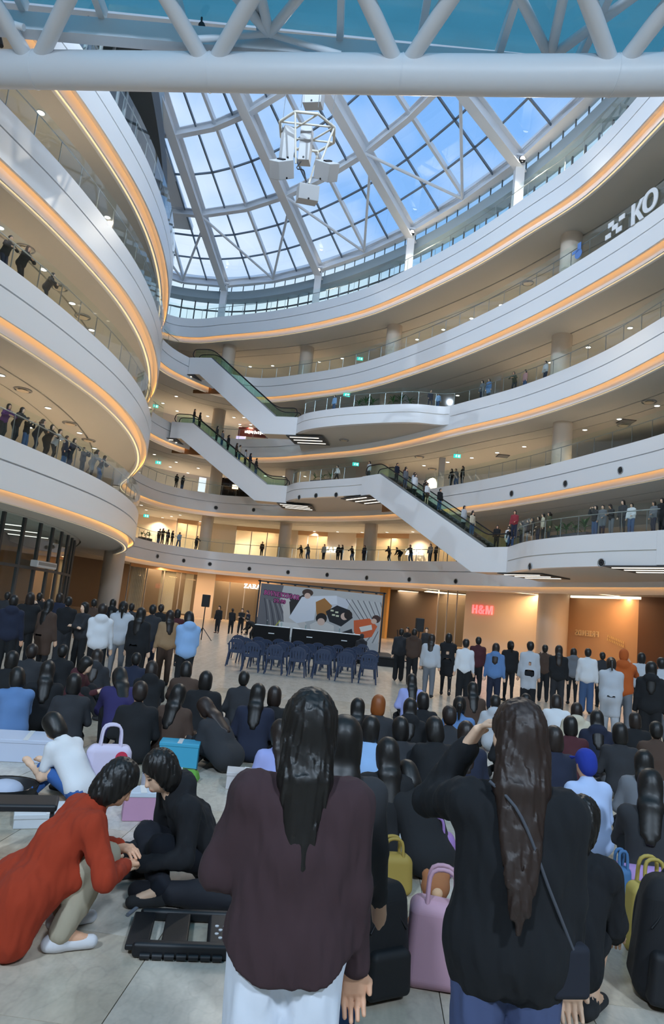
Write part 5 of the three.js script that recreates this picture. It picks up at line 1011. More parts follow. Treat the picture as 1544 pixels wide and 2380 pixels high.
for (const [px, top, pose, label] of [[364, 'char', 'look', 'person by the palms in the far second storey corner'], [373, 'black', 'phone', 'person holding up a glowing phone in the far corner'], [385, 'navy', 'stand', 'person in navy next to the glowing phone'], [395, 'char', 'rest', 'person in charcoal at the end of the far corner group'], [412, 'sky', 'walk', 'person in light blue apart from the far corner group'], [454, 'black', 'rail', 'person in black before the lit far corner shop'], [608, 'brown', 'stand', 'person in brown before the bright shop with light lines'], [700, 'char', 'rail', 'person bending over the rail right of the middle column'], [716, 'grey', 'rail', 'person in grey beside the one bending over the rail'], [753, 'light', 'stand', 'person in a pale top left of the glowing second storey sign'], [786, 'black', 'rest', 'taller of two people in black right of the glowing sign'], [795, 'char', 'stand', 'shorter of two people right of the glowing sign'], [819, 'black', 'rail', 'low dark figure left of the last round column'], [847, 'navy', 'stand', 'person in a dark suit left of the last round column'], [905, 'brown', 'rail', 'person in brown just right of the last round column'], [930, 'black', 'stoop', 'stooping person in black right of the last round column'], [955, 'char', 'rail', 'person in charcoal below the second glowing sign'], [1000, 'grey', 'rest', 'person in grey near the lower escalator flank'], [1014, 'black', 'stand', 'person in black nearest the lower escalator flank']]) spot(px, 1285, G, y2, 0.65, pose, top, label, gf, {});
const gt = 'people on the third storey';
spot(410, 1115, LEVELS[3].e, y3, 0.65, 'rest', 'black', 'broad person in black on the far third storey', gt, {}); spot(424, 1122, LEVELS[3].e, y3, 0.65, 'look', 'char', 'person looking at a bright phone on the far third storey', gt, {});
spot(785, 1095, PLAT[3], y3, 1.0, 'walk', 'white', 'man in a white top walking across the third storey landing', gt, { legs: K.black, style: 'loose', turn: -0.5 });
spot(858, 1095, PLAT[3], y3, 1.2, 'stand', 'light', 'person in pale grey at the head of the lower escalator', gt, {});
spot(1049, 1115, LEVELS[3].e, y3, 0.65, 'rest', 'black', 'person in black behind the third storey rail by the slim post', gt, {}); spot(1061, 1112, LEVELS[3].e, y3, 0.65, 'rail', 'grey', 'person in a grey camouflage top between two dark figures', gt, {}); spot(1075, 1110, LEVELS[3].e, y3, 0.65, 'stand', 'black', 'taller dark figure right of the grey camouflage top', gt, { size: 1.06 });
const g4 = 'people on the fourth storey';
spot(778, 935, PLAT[4], y4, 1.0, 'stand', 'sky', 'person in light blue at the left of the fourth storey landing', g4, { legs: K.denim });
spot(1001, 920, PLAT[4], y4, 0.9, 'walk', 'navy', 'man in dark clothes on the fourth storey landing', g4, { legs: K.navy, hair: 'short' }); spot(1019, 928, PLAT[4], y4, 0.9, 'walk', 'sky', 'shorter person in light blue following the dark-clothed man', g4, { size: 0.86 });
spot(1121, 905, LEVELS[4].e, y4, 0.7, 'rest', 'grey', 'person in grey beside the denim jacket on the fourth storey', g4, {}); spot(1137, 900, LEVELS[4].e, y4, 0.7, 'stand', 'blue', 'person in a blue denim jacket on the fourth storey', g4, { hair: 'long' });
spot(1196, 885, LEVELS[4].e, y4, 0.7, 'rail', 'olive', 'person in grey-green leaning on the fourth storey rail', g4, {}); spot(1222, 875, LEVELS[4].e, y4, 1.0, 'stand', 0xb98c8c, 'person in dusty pink on the fourth storey', g4, {}); spot(1268, 868, LEVELS[4].e, y4, 0.8, 'rest', 'light', 'person in pale grey left of the right fourth storey column', g4, {});
const gl = 'people on the second storey landing';
for (const [px, top, pose, label, x] of [[1130, 'black', 'rest', 'person in a black tee at the foot of the lower escalator', {}], [1142, 'white', 'stand', 'person in white beside the black tee', { hair: 'long' }], [1156, 'char', 'stoop', 'person in a dark jacket bending over the landing rail', {}], [1193, 'red', 'rest', 'person in a red checked top on the landing', { style: 'loose' }], [1214, 'olive', 'look', 'person in olive left of the camera holder', {}], [1227, 'char', 'phone', 'person holding up a camera on the landing', { legs: K.grey }], [1238, 'black', 'stand', 'person with a white skirt and blue bag on the landing', { cut: 'skirt', legs: K.white }], [1251, 'brown', 'rest', 'person in brown between the white skirt and beige jacket', {}], [1262, 'cream', 'stand', 'tall person in a beige jacket left of the planter', { size: 1.04 }], [1276, 'olive', 'stand', 'person in an olive coat next to the planter', { style: 'coat' }], [1383, 'char', 'phone', 'person in charcoal raising a phone right of the planter', {}], [1399, 'grey', 'rest', 'masked person in grey beside the raised phone', {}], [1421, 'black', 'look', 'person in black with a lime striped sleeve', { legs: K.grey }], [1447, 'char', 'stand', 'tallest dark figure on the landing', { size: 1.1, hair: 'long' }], [1466, 'white', 'rest', 'masked person in a white top at the landing rail', { hair: 'long' }], [1519, 'grey', 'rest', 'masked person in a grey jacket at the landing end', { hair: 'bob' }], [1538, 'black', 'stand', 'person in black cut by the frame at the landing end', {}]]) spot(px, 1235, PLAT[2], y2, 0.62, pose, top, label, gl, x);
function rider(key, f, z, pose, top, label, x = {}) {
  const q = escRide[key](f, z), i = nP++;
  person(label, { pose, at: [q.x, q.y, q.d], turn: q.turn + Math.PI / 2 + (x.turn ?? 0), top: [x.style ?? styles[i % 5], K[top] ?? top], legs: [x.cut ?? cuts[i % 4], x.legs ?? [K.black, K.char, K.denim][i % 3]], hair: [x.hair ?? hairsF[i % 6], i % 3 ? 'black' : 'dark'], size: 0.98 + ((i * 11) % 5) * 0.014, group: key === 'lower' ? 'riders on the lower escalator' : 'riders on the middle escalator' });
}
for (const [px, z, top, label] of [[443, 0.6, 'char', 'tall rider in grey at the top of the middle escalator'], [453, 1.1, 'black', 'rider in black beside the tall grey one at the top'], [500, 0.6, 'char', 'rider in charcoal, third group from the top of the middle escalator'], [510, 1.1, 'grey', 'rider in grey just below the charcoal one'], [528, 0.6, 'black', 'rider in black half-way up the middle escalator'], [545, 1.1, 'brown', 'rider in brown half-way up the middle escalator'], [556, 0.6, 'cream', 'rider in a cream shirt holding a white drink tray'], [569, 0.7, 'light', 'rider in a striped grey top below the cream shirt'], [581, 0.6, 'navy', 'rider in navy, lower of the middle escalator'], [593, 1.1, 'char', 'lowest rider on the middle escalator, in charcoal']]) rider('middle', Math.min(0.95, (px - 403) / 268), z, px % 2 ? 'rest' : 'stand', top, label);
for (const [px, z, top, label, x] of [[917, 0.7, 'navy', 'tall rider in a dark tee at the top of the lower escalator', { hair: 'short' }], [930, 1.1, 'maroon', 'rider in maroon second from the top of the lower escalator', {}], [941, 0.7, 'grey', 'rider in grey third from the top of the lower escalator', {}], [956, 1.0, 'light', 'rider in pale grey in the upper half of the lower escalator', {}], [968, 0.6, 'white', 'rider in a white top before the glowing disc', {}], [982, 1.1, 'black', 'rider in black before the glowing disc', {}], [993, 0.7, 'brown', 'rider in brown just above the white hoodie', {}], [1001, 0.5, 'white', 'rider in a white hoodie and brown skirt on the lower escalator', { style: 'hood', cut: 'skirt', legs: 0x5a4232 }], [1018, 1.1, 'black', 'rider in black just below the white hoodie', {}], [1083, 0.6, 'light', 'rider in a patterned pale top near the foot', {}], [1091, 1.1, 'black', 'rider in black near the foot of the lower escalator', {}], [1099, 0.7, 'cream', 'lowest rider on the lower escalator, in cream', {}]]) rider('lower', (px - 845) / 338, z, 'stand', top, label, x);
{ const h = hitEdge(1004, 1118, LEVELS[3].e, -4), g = thing('round_wall_lamp', 'big round glowing lamp disc behind the escalator riders', 'lamp', [h.x, 14.9, -h.d], Math.atan2(h.n[0], -h.n[1])); mesh('lamp_disc', new THREE.CylinderGeometry(0.75, 0.75, 0.1, 32).rotateX(Math.PI / 2), glow(1, 0.82, 0.5, 1.8), g); mesh('rim', new THREE.TorusGeometry(0.77, 0.05, 8, 32), M.white, g); mesh('bracket', box(0.1, 1.5, 0.1, 0, -0.75, -0.1), M.metal, g); }

// ------------------------------------------------------------------ the crowd on the floor
const floorAt = (px, d, mid = 0.8) => atDepth(px, horizon(px) + (EYE - mid) * FOCAL / d, d)[0];
function crowd(px, d, pose, turn, top, legs, hair, label, group, x = {}) {
  const i = nP++, low = ['sit', 'knees', 'bow', 'crouch'].includes(pose);
  return person(label, { pose, at: [floorAt(px, d, low ? 0.4 : 0.9), x.y ?? 0, d], turn: Math.PI + turn, top: [x.style ?? styles[i % 5], K[top] ?? top], legs: [x.cut ?? cuts[i % 4], K[legs] ?? legs], hair: [hair, x.hc ?? (i % 4 ? 'black' : 'dark')], size: (x.size ?? 0.97 + ((i * 17) % 7) * 0.012) * 0.955, fine: x.fine ?? (d < 16 ? 1 : 0), group });
}
const gA = 'standing crowd on the left', gB = 'standing crowd on the right', gC = 'people sitting on the floor', gD = 'staff by the stage';
for (const a of [
  [20, 13, 'stand', 0.3, 'navy', 'black', 'short', 'person in a navy jacket at the left frame edge'], [60, 15, 'phone', 0.2, 'black', 'black', 'bob', 'person in black raising a phone among the left standing crowd'], [105, 14, 'rest', -0.4, 'brown', 'black', 'long', 'long-haired person in dark brown in the left standing crowd'], [150, 16, 'stand', 0.5, 'black', 'char', 'short', 'person in black left of the white shirt'], [190, 15.4, 'fold', 2.6, 'char', 'black', 'bob', 'person facing the viewer with folded arms left of the white shirt'], [232, 13, 'rest', 0.3, 'white', 'black', 'short', 'person in a bright white shirt in the left crowd'], [277, 14.6, 'phone', 0.2, 'light', 'grey', 'tail', 'person in pale grey lifting a phone beside the white shirt'], [318, 13.4, 'stand', -0.2, 'black', 'black', 'long', 'long-haired person in black right of the white shirt'], [350, 16.2, 'rest', 0.2, 'char', 'navy', 'short', 'person in charcoal left of the tan coat'], [388, 15, 'stand', 0.5, 'tan', 'brown', 'long', 'person in a tan coat in the left crowd'], [433, 13, 'look', 0.4, 'sky', 'black', 'bob', 'person in a light blue shirt and black trousers standing apart'],
  [10, 19, 'stand', 0.2, 'char', 'black', 'short', 'dark figure far back at the left frame edge'], [85, 20, 'phone', 0.2, 'black', 'black', 'short', 'far-back figure in black raising a phone at the left'], [130, 19, 'stand', 0.1, 'navy', 'black', 'bob', 'far-back figure in navy in the left crowd'], [212, 19.5, 'stand', 0.2, 'brown', 'black', 'short', 'far-back figure in brown just left of the white shirt'], [258, 20, 'rest', 0.2, 'black', 'navy', 'long', 'far-back figure in black behind the white shirt'], [300, 20, 'stand', 0.2, 'char', 'black', 'short', 'far-back figure in charcoal before the broad column'], [368, 20, 'stand', 0.3, 'black', 'black', 'short', 'far-back figure in black behind the tan coat'], [410, 19.5, 'rest', 0.2, 'maroon', 'black', 'bob', 'far-back figure in maroon beside the tan coat'],
]) crowd(a[0], a[1], a[2], a[3], a[4], a[5], a[6], a[7], gA);
for (const a of [
  [930, 22, 'stand', -0.2, 'char', 'black', 'short', 'far figure in charcoal right of the chairs'], [962, 21, 'rest', -0.2, 'brown', 'black', 'short', 'far figure in brown right of the chairs'], [1000, 18, 'stand', -0.3, 'light', 'grey', 'long', 'person in pale grey at the start of the right crowd'], [1040, 19, 'phone', -0.2, 'black', 'black', 'bob', 'person in black lifting a phone in the right crowd'], [1080, 17, 'stand', -0.1, 'white', 'black', 'short', 'person in a white shirt below the red sign'], [1112, 20, 'rest', -0.2, 'maroon', 'black', 'short', 'far figure in maroon below the red sign'], [1150, 16.5, 'stand', -0.3, 'blue', 'navy', 'long', 'person in a grey-blue jacket in the right crowd'], [1185, 19, 'stand', 0.1, 'black', 'black', 'tail', 'person in black left of the pale grey coat'], [1230, 17, 'stand', -0.2, 'light', 'black', 'short', 'person in a pale grey coat in front of the broad column'], [1265, 20, 'phone', -0.3, 'brown', 'black', 'short', 'far figure in brown raising a phone by the broad column'], [1300, 17.4, 'rest', -0.2, 'black', 'char', 'long', 'long-haired person in black right of the broad column'], [1332, 20, 'stand', -0.2, 'grey', 'black', 'bob', 'far figure in grey before the tan wall'], [1365, 18, 'stand', -0.4, 'white', 'denim', 'short', 'person in white before the mirrored lettering'], [1402, 20, 'rest', -0.2, 'char', 'black', 'short', 'far figure in charcoal left of the orange hood'], [1448, 14, 'phone', -0.5, 'orange', 'grey', 'short', 'person in a bright orange hooded jacket in the right crowd'], [1490, 17, 'stand', -0.3, 'light', 'black', 'bob', 'person in pale grey right of the orange jacket'], [1512, 11.5, 'stand', -0.4, 'black', 'black', 'long', 'long-haired person in a black coat near the right frame edge'], [1540, 14, 'rest', -0.3, 'light', 'grey', 'short', 'person in pale grey cut by the right frame edge'], [1420, 13, 'look', -0.3, 'light', 'light', 'tail', 'person all in pale grey below the orange jacket'],
]) crowd(a[0], a[1], a[2], a[3], a[4], a[5], a[6], a[7], gB, a[4] === 'orange' ? { style: 'hood', hc: K.orange, size: 1.08 } : {});
for (const [px, d, pose, turn, top, legs, hair, label, x] of [
  [100, 9, 'sit', 0.3, 'black', 'black', 'long', 'long-haired person in black sitting at the left', {}], [38, 8.4, 'knees', 0.6, 'blue', 'denim', 'bob', 'person in blue sitting at the left frame edge', {}], [165, 10.4, 'knees', -1.6, 'maroon', 'black', 'bob', 'person in maroon sitting sideways at the left', {}], [62, 11, 'sit', 0.2, 'char', 'black', 'short', 'person in charcoal sitting behind the blue one', {}], [135, 12, 'sit', 0.1, 'black', 'black', 'short', 'person in black sitting below the folded arms', {}], [280, 8.6, 'crouch', 0.5, 0x2c2656, 'black', 'long', 'hunched person in a dark violet jacket left of centre', { style: 'puffer' }], [395, 8.2, 'sit', -0.3, 'brown', 'black', 'long', 'person in brown sitting behind the blue box', {}], [345, 10.5, 'knees', 0.2, 'black', 'char', 'bob', 'person in black sitting past the violet jacket', {}],
  [205, 6.3, 'bow', 1.2, 'white', 0x355f9f, 'bob', 'person in white and blue jeans bending over a tote bag', { style: 'tee' }], [540, 8.0, 'bow', 1.0, 'char', 'black', 'long', 'brown-haired person bent forward left of the navy row', { hc: 'brown' }],
  [590, 8.6, 'sit', 0, 'navy', 'navy', 'long', 'first long-haired person of the row facing the stage, in navy', { style: 'loose' }], [633, 8.9, 'sit', 0.1, 'black', 'black', 'bob', 'second person of the row facing the stage, in black', {}], [708, 8.4, 'sit', -0.1, 'brown', 'black', 'long', 'brown-haired person of the row facing the stage', { hc: 'brown' }], [828, 8.6, 'sit', 0, 'black', 'char', 'long', 'person in black right of the standing brown shirt, facing the stage', {}], [872, 8.9, 'sit', -0.2, 'char', 'black', 'bob', 'ginger-haired person facing the stage', { hc: 'ginger' }],
  [655, 6.4, 'sit', 0.4, 'lilac', 'navy', 'long', 'person in a periwinkle shirt left of the standing brown shirt', { style: 'loose' }], [852, 7.0, 'sit', -0.2, 'sky', 'denim', 'bob', 'person in a sky blue top just right of the standing brown shirt', { style: 'loose' }], [905, 5.6, 'sit', 0.2, 'black', 'black', 'long', 'long-haired person in black sitting between the two standing women', { style: 'puffer' }], [1010, 5.4, 'bow', 0.4, 'black', 'white', 'bob', 'person in black with white trousers left of the standing black jacket', { cut: 'wide' }],
  [1045, 8.4, 'sit', 0, 'char', 'black', 'short', 'person in charcoal sitting left of the black jacket head', {}], [985, 10.2, 'sit', 0.1, 'black', 'black', 'bob', 'person in black sitting at the edge of the right crowd', {}], [1065, 9.8, 'sit', -0.2, 'blue', 'black', 'tail', 'person in bright blue sitting left of the black jacket head', { style: 'fit' }], [1150, 11, 'sit', -0.2, 'light', 'grey', 'short', 'person in pale grey sitting before the right crowd', {}], [1295, 12, 'knees', -0.2, 'white', 'black', 'bob', 'person in white sitting before the broad column', {}], [1100, 12.4, 'sit', 0, 'brown', 'black', 'long', 'person in brown sitting below the red sign', {}], [1222, 11.6, 'sit', -0.2, 'char', 'black', 'bob', 'person in charcoal sitting before the broad column', {}], [958, 13, 'sit', 0.1, 'lilac', 'black', 'long', 'person in lilac sitting right of the chairs', {}], [1340, 11, 'sit', -0.3, 'cream', 'grey', 'bob', 'person in cream sitting before the tan wall', {}],
  [1382, 6.2, 'sit', 0.3, 0xb0c4e8, 'grey', 'cap', 'person in a blue cap and light blue shirt sitting on the right', { hc: 0x1f3596, style: 'loose' }], [1500, 6.8, 'sit', -0.3, 'grey', 'char', 'long', 'person in grey sitting near the right frame edge', {}], [1445, 8.6, 'sit', -0.2, 'char', 'grey', 'bob', 'person in charcoal sitting behind the blue cap', {}], [1300, 7.4, 'sit', 0.2, 'navy', 'black', 'bob', 'person in navy just left of the blue cap', {}], [1195, 8.8, 'sit', 0, 'black', 'black', 'long', 'person in black hidden behind the standing black jacket', {}],
  [470, 9.6, 'sit', 0.1, 'black', 'black', 'bob', 'person in black sitting left of the navy row', {}], [560, 10.6, 'sit', 0, 'char', 'black', 'short', 'person in charcoal sitting just before the chairs', {}], [755, 7.2, 'sit', 0.1, 'navy', 'black', 'long', 'person in navy hidden by the standing brown shirt', {}], [935, 7.4, 'sit', 0.2, 'char', 'black', 'bob', 'person in charcoal sitting right of the sky blue top', {}], [950, 9, 'sit', -0.1, 'black', 'char', 'long', 'person in black sitting behind the charcoal one, right of centre', {}], [1020, 7.2, 'knees', 0.2, 'black', 'black', 'bob', 'person in black sitting just left of the raised hand', {}], [1085, 7.4, 'sit', 0, 'navy', 'navy', 'long', 'person in navy sitting just behind the raised hand', {}], [1250, 9.6, 'sit', 0.1, 'black', 'black', 'short', 'person in black sitting right of the black jacket head', {}], [1330, 9, 'sit', -0.1, 'maroon', 'black', 'bob', 'person in maroon sitting behind the navy one on the right', {}], [1390, 9.8, 'sit', -0.2, 'navy', 'black', 'long', 'person in navy sitting far behind the blue cap', {}], [1480, 10.5, 'sit', -0.2, 'black', 'grey', 'bob', 'person in black sitting below the orange jacket', {}], [1528, 9.2, 'sit', -0.3, 'brown', 'black', 'short', 'person in brown sitting at the right frame edge', {}], [1512, 5.4, 'knees', -0.4, 'char', 'black', 'long', 'long-haired person in charcoal at the right edge, past the blue cap', {}],
  [15, 10, 'sit', 0.2, 'black', 'black', 'bob', 'person in black sitting at the left frame edge', {}], [215, 11.4, 'sit', 0.1, 'char', 'black', 'long', 'person in charcoal sitting below the white shirt', {}], [310, 12, 'sit', 0.2, 'navy', 'black', 'short', 'person in navy sitting below the black coat on the left', {}], [430, 11, 'knees', 0.3, 'brown', 'black', 'bob', 'person in brown sitting below the light blue shirt', {}], [165, 8.3, 'sit', 0.4, 'char', 'black', 'bob', 'person in charcoal sitting behind the white tee', {}], [318, 7.9, 'sit', 0.3, 'black', 'navy', 'short', 'person in black sitting left of the cyan box', {}],
]) crowd(px, d, pose, turn, top, legs, hair, label, gC, x);
for (const [px, d, pose, turn, top, label, x] of [[508, 43, 'stand', 2.8, 'black', 'man in a dark suit before the beige pier', {}], [540, 44, 'rest', 0.3, 'black', 'man in a dark suit seen from behind', {}], [561, 44, 'fold', 3.1, 'black', 'man in a dark suit facing the viewer', {}], [577, 45, 'look', 2.2, 'navy', 'slim person in navy by the shop door', {}], [590, 36, 'stoop', 1.2, 'black', 'person in black bending at the edge of the poster wall', {}], [602, 38, 'stand', 2.6, 'char', 'person in charcoal at the edge of the poster wall', {}], [945, 33, 'rest', 2.5, 'black', 'technician in black behind the equipment rack', {}], [990, 34, 'stand', 2.9, 'char', 'technician in charcoal right of the equipment rack', {}]]) crowd(px, d, pose, turn, top, 'black', 'short', label, gD, { style: 'fit', cut: 'straight', ...x });
crowd(841, 27.1, 'seat', 0, 'char', 'black', 'cap', 'person in a grey hood seated before the right stage table', gD, { style: 'hood', hc: K.char, y: 0 });
{ const q = scene.getObjectByName('plastic_chair').clone(); q.name = numbered('plastic_chair'); scene.add(q); q.position.set(floorAt(841, 27.1, 0.4), 0, -27.1); q.rotation.y = 0; q.userData = { label: 'navy plastic armchair under the hooded person by the stage', category: 'chair', group: 'plastic chairs before the stage' }; }

// ------------------------------------------------------------------ the people closest to the camera
const weave = (hex, r = 0.95) => { const t = fabricTex.clone(); t.repeat.set(1, 1); t.needsUpdate = true; return std({ color: hex, roughness: r }); };
person('woman in a loose dark brown shirt and white trousers, seen from behind', { pose: { pelvis: [0, 0.905, 0], lean: 0.03, nod: 0.12, hand: [[0.13, 1.02, 0.25], [-0.225, 0.83, 0.06]], elbow: [[0.7, -0.6, -0.6], [-0.25, -0.4, -1]], foot: [[0.1, 0, 0.0], [-0.11, 0, -0.02]] }, at: [0.0, 0, 2.24], turn: Math.PI + 0.04, top: ['shirttail', weave(0x3d2a2e)], legs: ['wide', weave(0xe2e8f3)], hair: ['long', 'black'], shoes: 0xd8d8d8, size: 0.94, fine: 2 });
person('woman in a black jacket with dark brown hair, lifting one hand to her face', { pose: { pelvis: [0, 0.905, 0], lean: 0.02, nod: 0.2, yaw: 0.2, hem: 0.18, hand: [[0.16, 1.5, 0.2], [-0.22, 0.82, 0.08]], elbow: [[0.75, -1.5, 0.1], [-0.3, -0.4, -1]], foot: [[0.1, 0, 0.0], [-0.11, 0, 0.03]] }, at: [0.69, 0, 2.32], turn: Math.PI - 0.12, top: ['coat', weave(0x131519)], legs: ['straight', weave(0x49557a)], hair: ['verylong', 'brown'], shoes: 0x222222, size: 0.955, fine: 2 });
person('person in blue jeans and dark jacket hidden behind the brown shirt', { pose: 'rest', at: [0.17, 0, 2.95], turn: Math.PI, top: ['loose', K.char], legs: ['straight', 0x36527e], hair: ['long', 'black'], size: 0.85, fine: 1 });
person('person in a burnt orange coat crouching on the floor at the left', { pose: { pelvis: [0, 0.25, -0.12], lean: 0.55, nod: 0.45, drape: true, hem: 0.55, hand: [[0.08, 0.42, 0.36], [-0.1, 0.38, 0.36]], elbow: [[0.7, -0.8, 0.1], [-0.7, -0.8, 0.1]], foot: [[0.12, 0, 0.12], [-0.13, 0, 0.06]] }, at: [-1.3, 0, 3.92], turn: 2.1, top: ['coat', weave(0x9a3216)], legs: ['straight', weave(0xa39a86)], hair: ['bob', 'black'], shoes: 0xd0d0d4, size: 1.0, fine: 2 });
person('person in black bowed over papers beside the orange coat', { pose: { pelvis: [0, 0.14, 0], lean: 0.55, nod: 0.35, hand: [[0.16, 0.22, 0.5], [-0.1, 0.2, 0.52]], foot: [[-0.22, 0, 0.36], [0.22, 0, 0.38]], kneeOut: true }, at: [floorAt(500, 4.9, 0.4), 0, 4.9], turn: -1.0, top: ['hood', weave(0x16171b)], legs: ['straight', weave(0x14161f)], hair: ['bob', 'black'], size: 1.06, fine: 2 });
person('person in black crouching on the floor at the right', { pose: { pelvis: [0, 0.27, -0.1], lean: 0.4, nod: 0.3, hand: [[0.14, 0.34, 0.4], [-0.14, 0.3, 0.4]], foot: [[0.12, 0, 0.1], [-0.12, 0, 0.05]] }, at: [1.4, 0, 3.75], turn: 2.5, top: ['puffer', weave(0x121317)], legs: ['shorts', weave(0x16171b)], hair: ['long', 'black'], size: 1.0, fine: 2 });
// ------------------------------------------------------------------ belongings on the floor
function prop(name, label, category, px, py, group, turn = 0) { const [x, d] = atHeight(px, py, 0); return thing(name, label, category, [x, 0, -d], turn, group); }
const soft = (hex, r = 0.85) => std({ color: hex, roughness: r });
function lump(w, h, d, mat, amp = 0.03, seed2 = 0, top = 0.75) {  // a sagging bag shape
  const g = new RoundedBoxGeometry(w, h, d, 6, Math.min(w, h, d) * 0.32), p = g.attributes.position;
  for (let i = 0; i < p.count; i++) { const x = p.getX(i), y = p.getY(i), z = p.getZ(i), t = y / h + 0.5, s = 1 - (1 - top) * t * t, n = 1 + amp * noise3(x * 5 + seed2, y * 5, z * 5); p.setXYZ(i, x * s * n, y * (1 + amp * noise3(x * 4, z * 4, seed2)), z * s * n); }
  g.computeVertexNormals(); return g.translate(0, h / 2, 0);
}
function backpack(px, py, w, h, d, turn, label, hex) {
  const g = prop('backpack', label, 'backpack', px, py, 'bags on the floor', turn), m = soft(hex);
  mesh('bag_body', lump(w, h, d, m, 0.05, px, 0.7), m, g); mesh('front_pocket', lump(w * 0.72, h * 0.42, d * 0.4, m, 0.05, px + 3, 0.85).translate(0, 0.03, d * 0.48), soft(hex, 0.7), g);
  for (const s of [-1, 1]) mesh('strap', tube([new THREE.Vector3(s * w * 0.25, h * 0.9, -d * 0.42), new THREE.Vector3(s * w * 0.34, h * 0.6, -d * 0.72), new THREE.Vector3(s * w * 0.36, h * 0.2, -d * 0.6), new THREE.Vector3(s * w * 0.3, 0.06, -d * 0.42)], 0.022, 7), m, g);
  mesh('grab_handle', tube([new THREE.Vector3(-0.06, h * 0.95, -d * 0.2), new THREE.Vector3(0, h * 1.06, -d * 0.2), new THREE.Vector3(0.06, h * 0.95, -d * 0.2)], 0.014, 6), m, g); mesh('zip', tube([new THREE.Vector3(-w * 0.3, h * 0.62, d * 0.44), new THREE.Vector3(0, h * 0.86, d * 0.36), new THREE.Vector3(w * 0.3, h * 0.62, d * 0.44)], 0.006, 5), M.darkMetal, g);
  return g;
}
backpack(862, 2300, 0.36, 0.52, 0.26, 0.5, 'black backpack on the floor between the two standing women', 0x101114);
backpack(1560, 2325, 0.42, 0.62, 0.32, -0.3, 'large black backpack cut by the right frame edge', 0x15161a);
function tote(px, py, w, h, d, turn, label, hex, dots) {
  const g = prop('tote_bag', label, 'bag', px, py, 'bags on the floor', turn), m = soft(hex, 0.7); mesh('bag_body', lump(w, h, d, m, 0.05, px, 0.92), m, g);
  for (const s of [-1, 1]) mesh('handle', tube([new THREE.Vector3(-w * 0.22, h * 0.95, s * d * 0.3), new THREE.Vector3(-w * 0.15, h * 1.35, s * d * 0.2), new THREE.Vector3(w * 0.15, h * 1.35, s * d * 0.2), new THREE.Vector3(w * 0.22, h * 0.95, s * d * 0.3)], 0.012, 6), m, g);
  if (dots) for (const [x, y, c] of dots) mesh('print_spot', new THREE.CylinderGeometry(0.055, 0.055, 0.012, 20).rotateX(Math.PI / 2).translate(x, y, d * 0.5), soft(c), g);
  return g;
}
tote(1012, 2292, 0.34, 0.42, 0.18, -0.15, 'dusty pink bag standing on the floor beside the black backpack', 0xb48e9e);
tote(240, 1850, 0.42, 0.46, 0.2, 0.4, 'white tote bag with two red spots at the left', 0xcfc6dc, [[0.0, 0.2, 0xc0304a], [0.1, 0.36, 0xc0304a], [0.02, 0.08, 0x4a6cc0]]);
tote(905, 2075, 0.3, 0.26, 0.16, 0.2, 'mustard yellow bag on the floor between the standing women', 0x97803a);
tote(1000, 2030, 0.36, 0.3, 0.2, -0.1, 'lilac bag behind the mustard yellow bag', 0x8f6ca6);
tote(1508, 2215, 0.3, 0.4, 0.16, 0.1, 'yellow bag near the right frame edge', 0xa9954a);
tote(1440, 2120, 0.14, 0.3, 0.12, 0.1, 'slim blue bag left of the yellow bag at the right', 0x3f6a96);
{ const g = prop('ring_cushion', 'lilac ring cushion on the floor at the right', 'cushion', 1490, 2085, null), m = soft(0xa987bb); mesh('ring', new THREE.TorusGeometry(0.19, 0.1, 16, 32).rotateX(Math.PI / 2 - 0.25).translate(0, 0.13, 0), m, g); mesh('seam', new THREE.TorusGeometry(0.292, 0.004, 6, 40).rotateX(Math.PI / 2 - 0.25).translate(0, 0.13, 0), soft(0x7d5f90), g); }
{ const g = prop('plush_toy', 'small orange-brown plush on the floor left of the black jacket', 'plush', 1005, 2165, null), m = soft(0x9a6440, 1); mesh('plush_body', nets(field([egg([0, 0.11, 0], [0.1, 0.11, 0.09]), egg([0, 0.26, 0], [0.09, 0.08, 0.08]), bone([0.08, 0.14, 0.03], [0.14, 0.08, 0.07], 0.03), bone([-0.08, 0.14, 0.03], [-0.14, 0.08, 0.07], 0.03), egg([0.06, 0.33, 0], [0.03, 0.03, 0.02]), egg([-0.06, 0.33, 0], [0.03, 0.03, 0.02])], 0.03), [-0.2, -0.02, -0.14], [0.2, 0.4, 0.14], 0.014), m, g); mesh('muzzle', new THREE.SphereGeometry(0.035, 12, 8).translate(0, 0.245, 0.07), soft(0xc9a07c), g); }
function carton(px, py, w, h, d, turn, label, hex, lid = hex) { const g = prop('carton', label, 'box', px, py, 'boxes on the floor', turn); mesh('box_body', rbox(w, h, d, 0, h / 2, 0, 0.008), soft(hex, 0.6), g); mesh('lid', rbox(w + 0.012, 0.04, d + 0.012, 0, h - 0.01, 0, 0.008), soft(lid, 0.6), g); mesh('tape', box(0.05, 0.002, d + 0.014, 0, h + 0.011, 0), soft(0xdedede, 0.4), g); return g; }
carton(412, 1790, 0.42, 0.3, 0.26, 0.1, 'bright cyan box in the left half of the crowd', 0x3f9fc0);
carton(372, 1835, 0.3, 0.2, 0.24, -0.3, 'white box in front of the cyan box', 0xc4c6d4);
carton(325, 1900, 0.3, 0.22, 0.22, 0.3, 'pink box beside the orange coat head', 0xb58aa6, 0xb9c3d0);
carton(60, 1760, 0.7, 0.22, 0.5, 0.25, 'wide white box at the left frame edge', 0xbfc7da);
carton(110, 1910, 0.5, 0.1, 0.34, 0.4, 'flat white box above the black slotted stool', 0xc8cdd2);
carton(570, 1830, 0.4, 0.16, 0.26, 0.1, 'white box left of the periwinkle shirt', 0xc3bfc0);
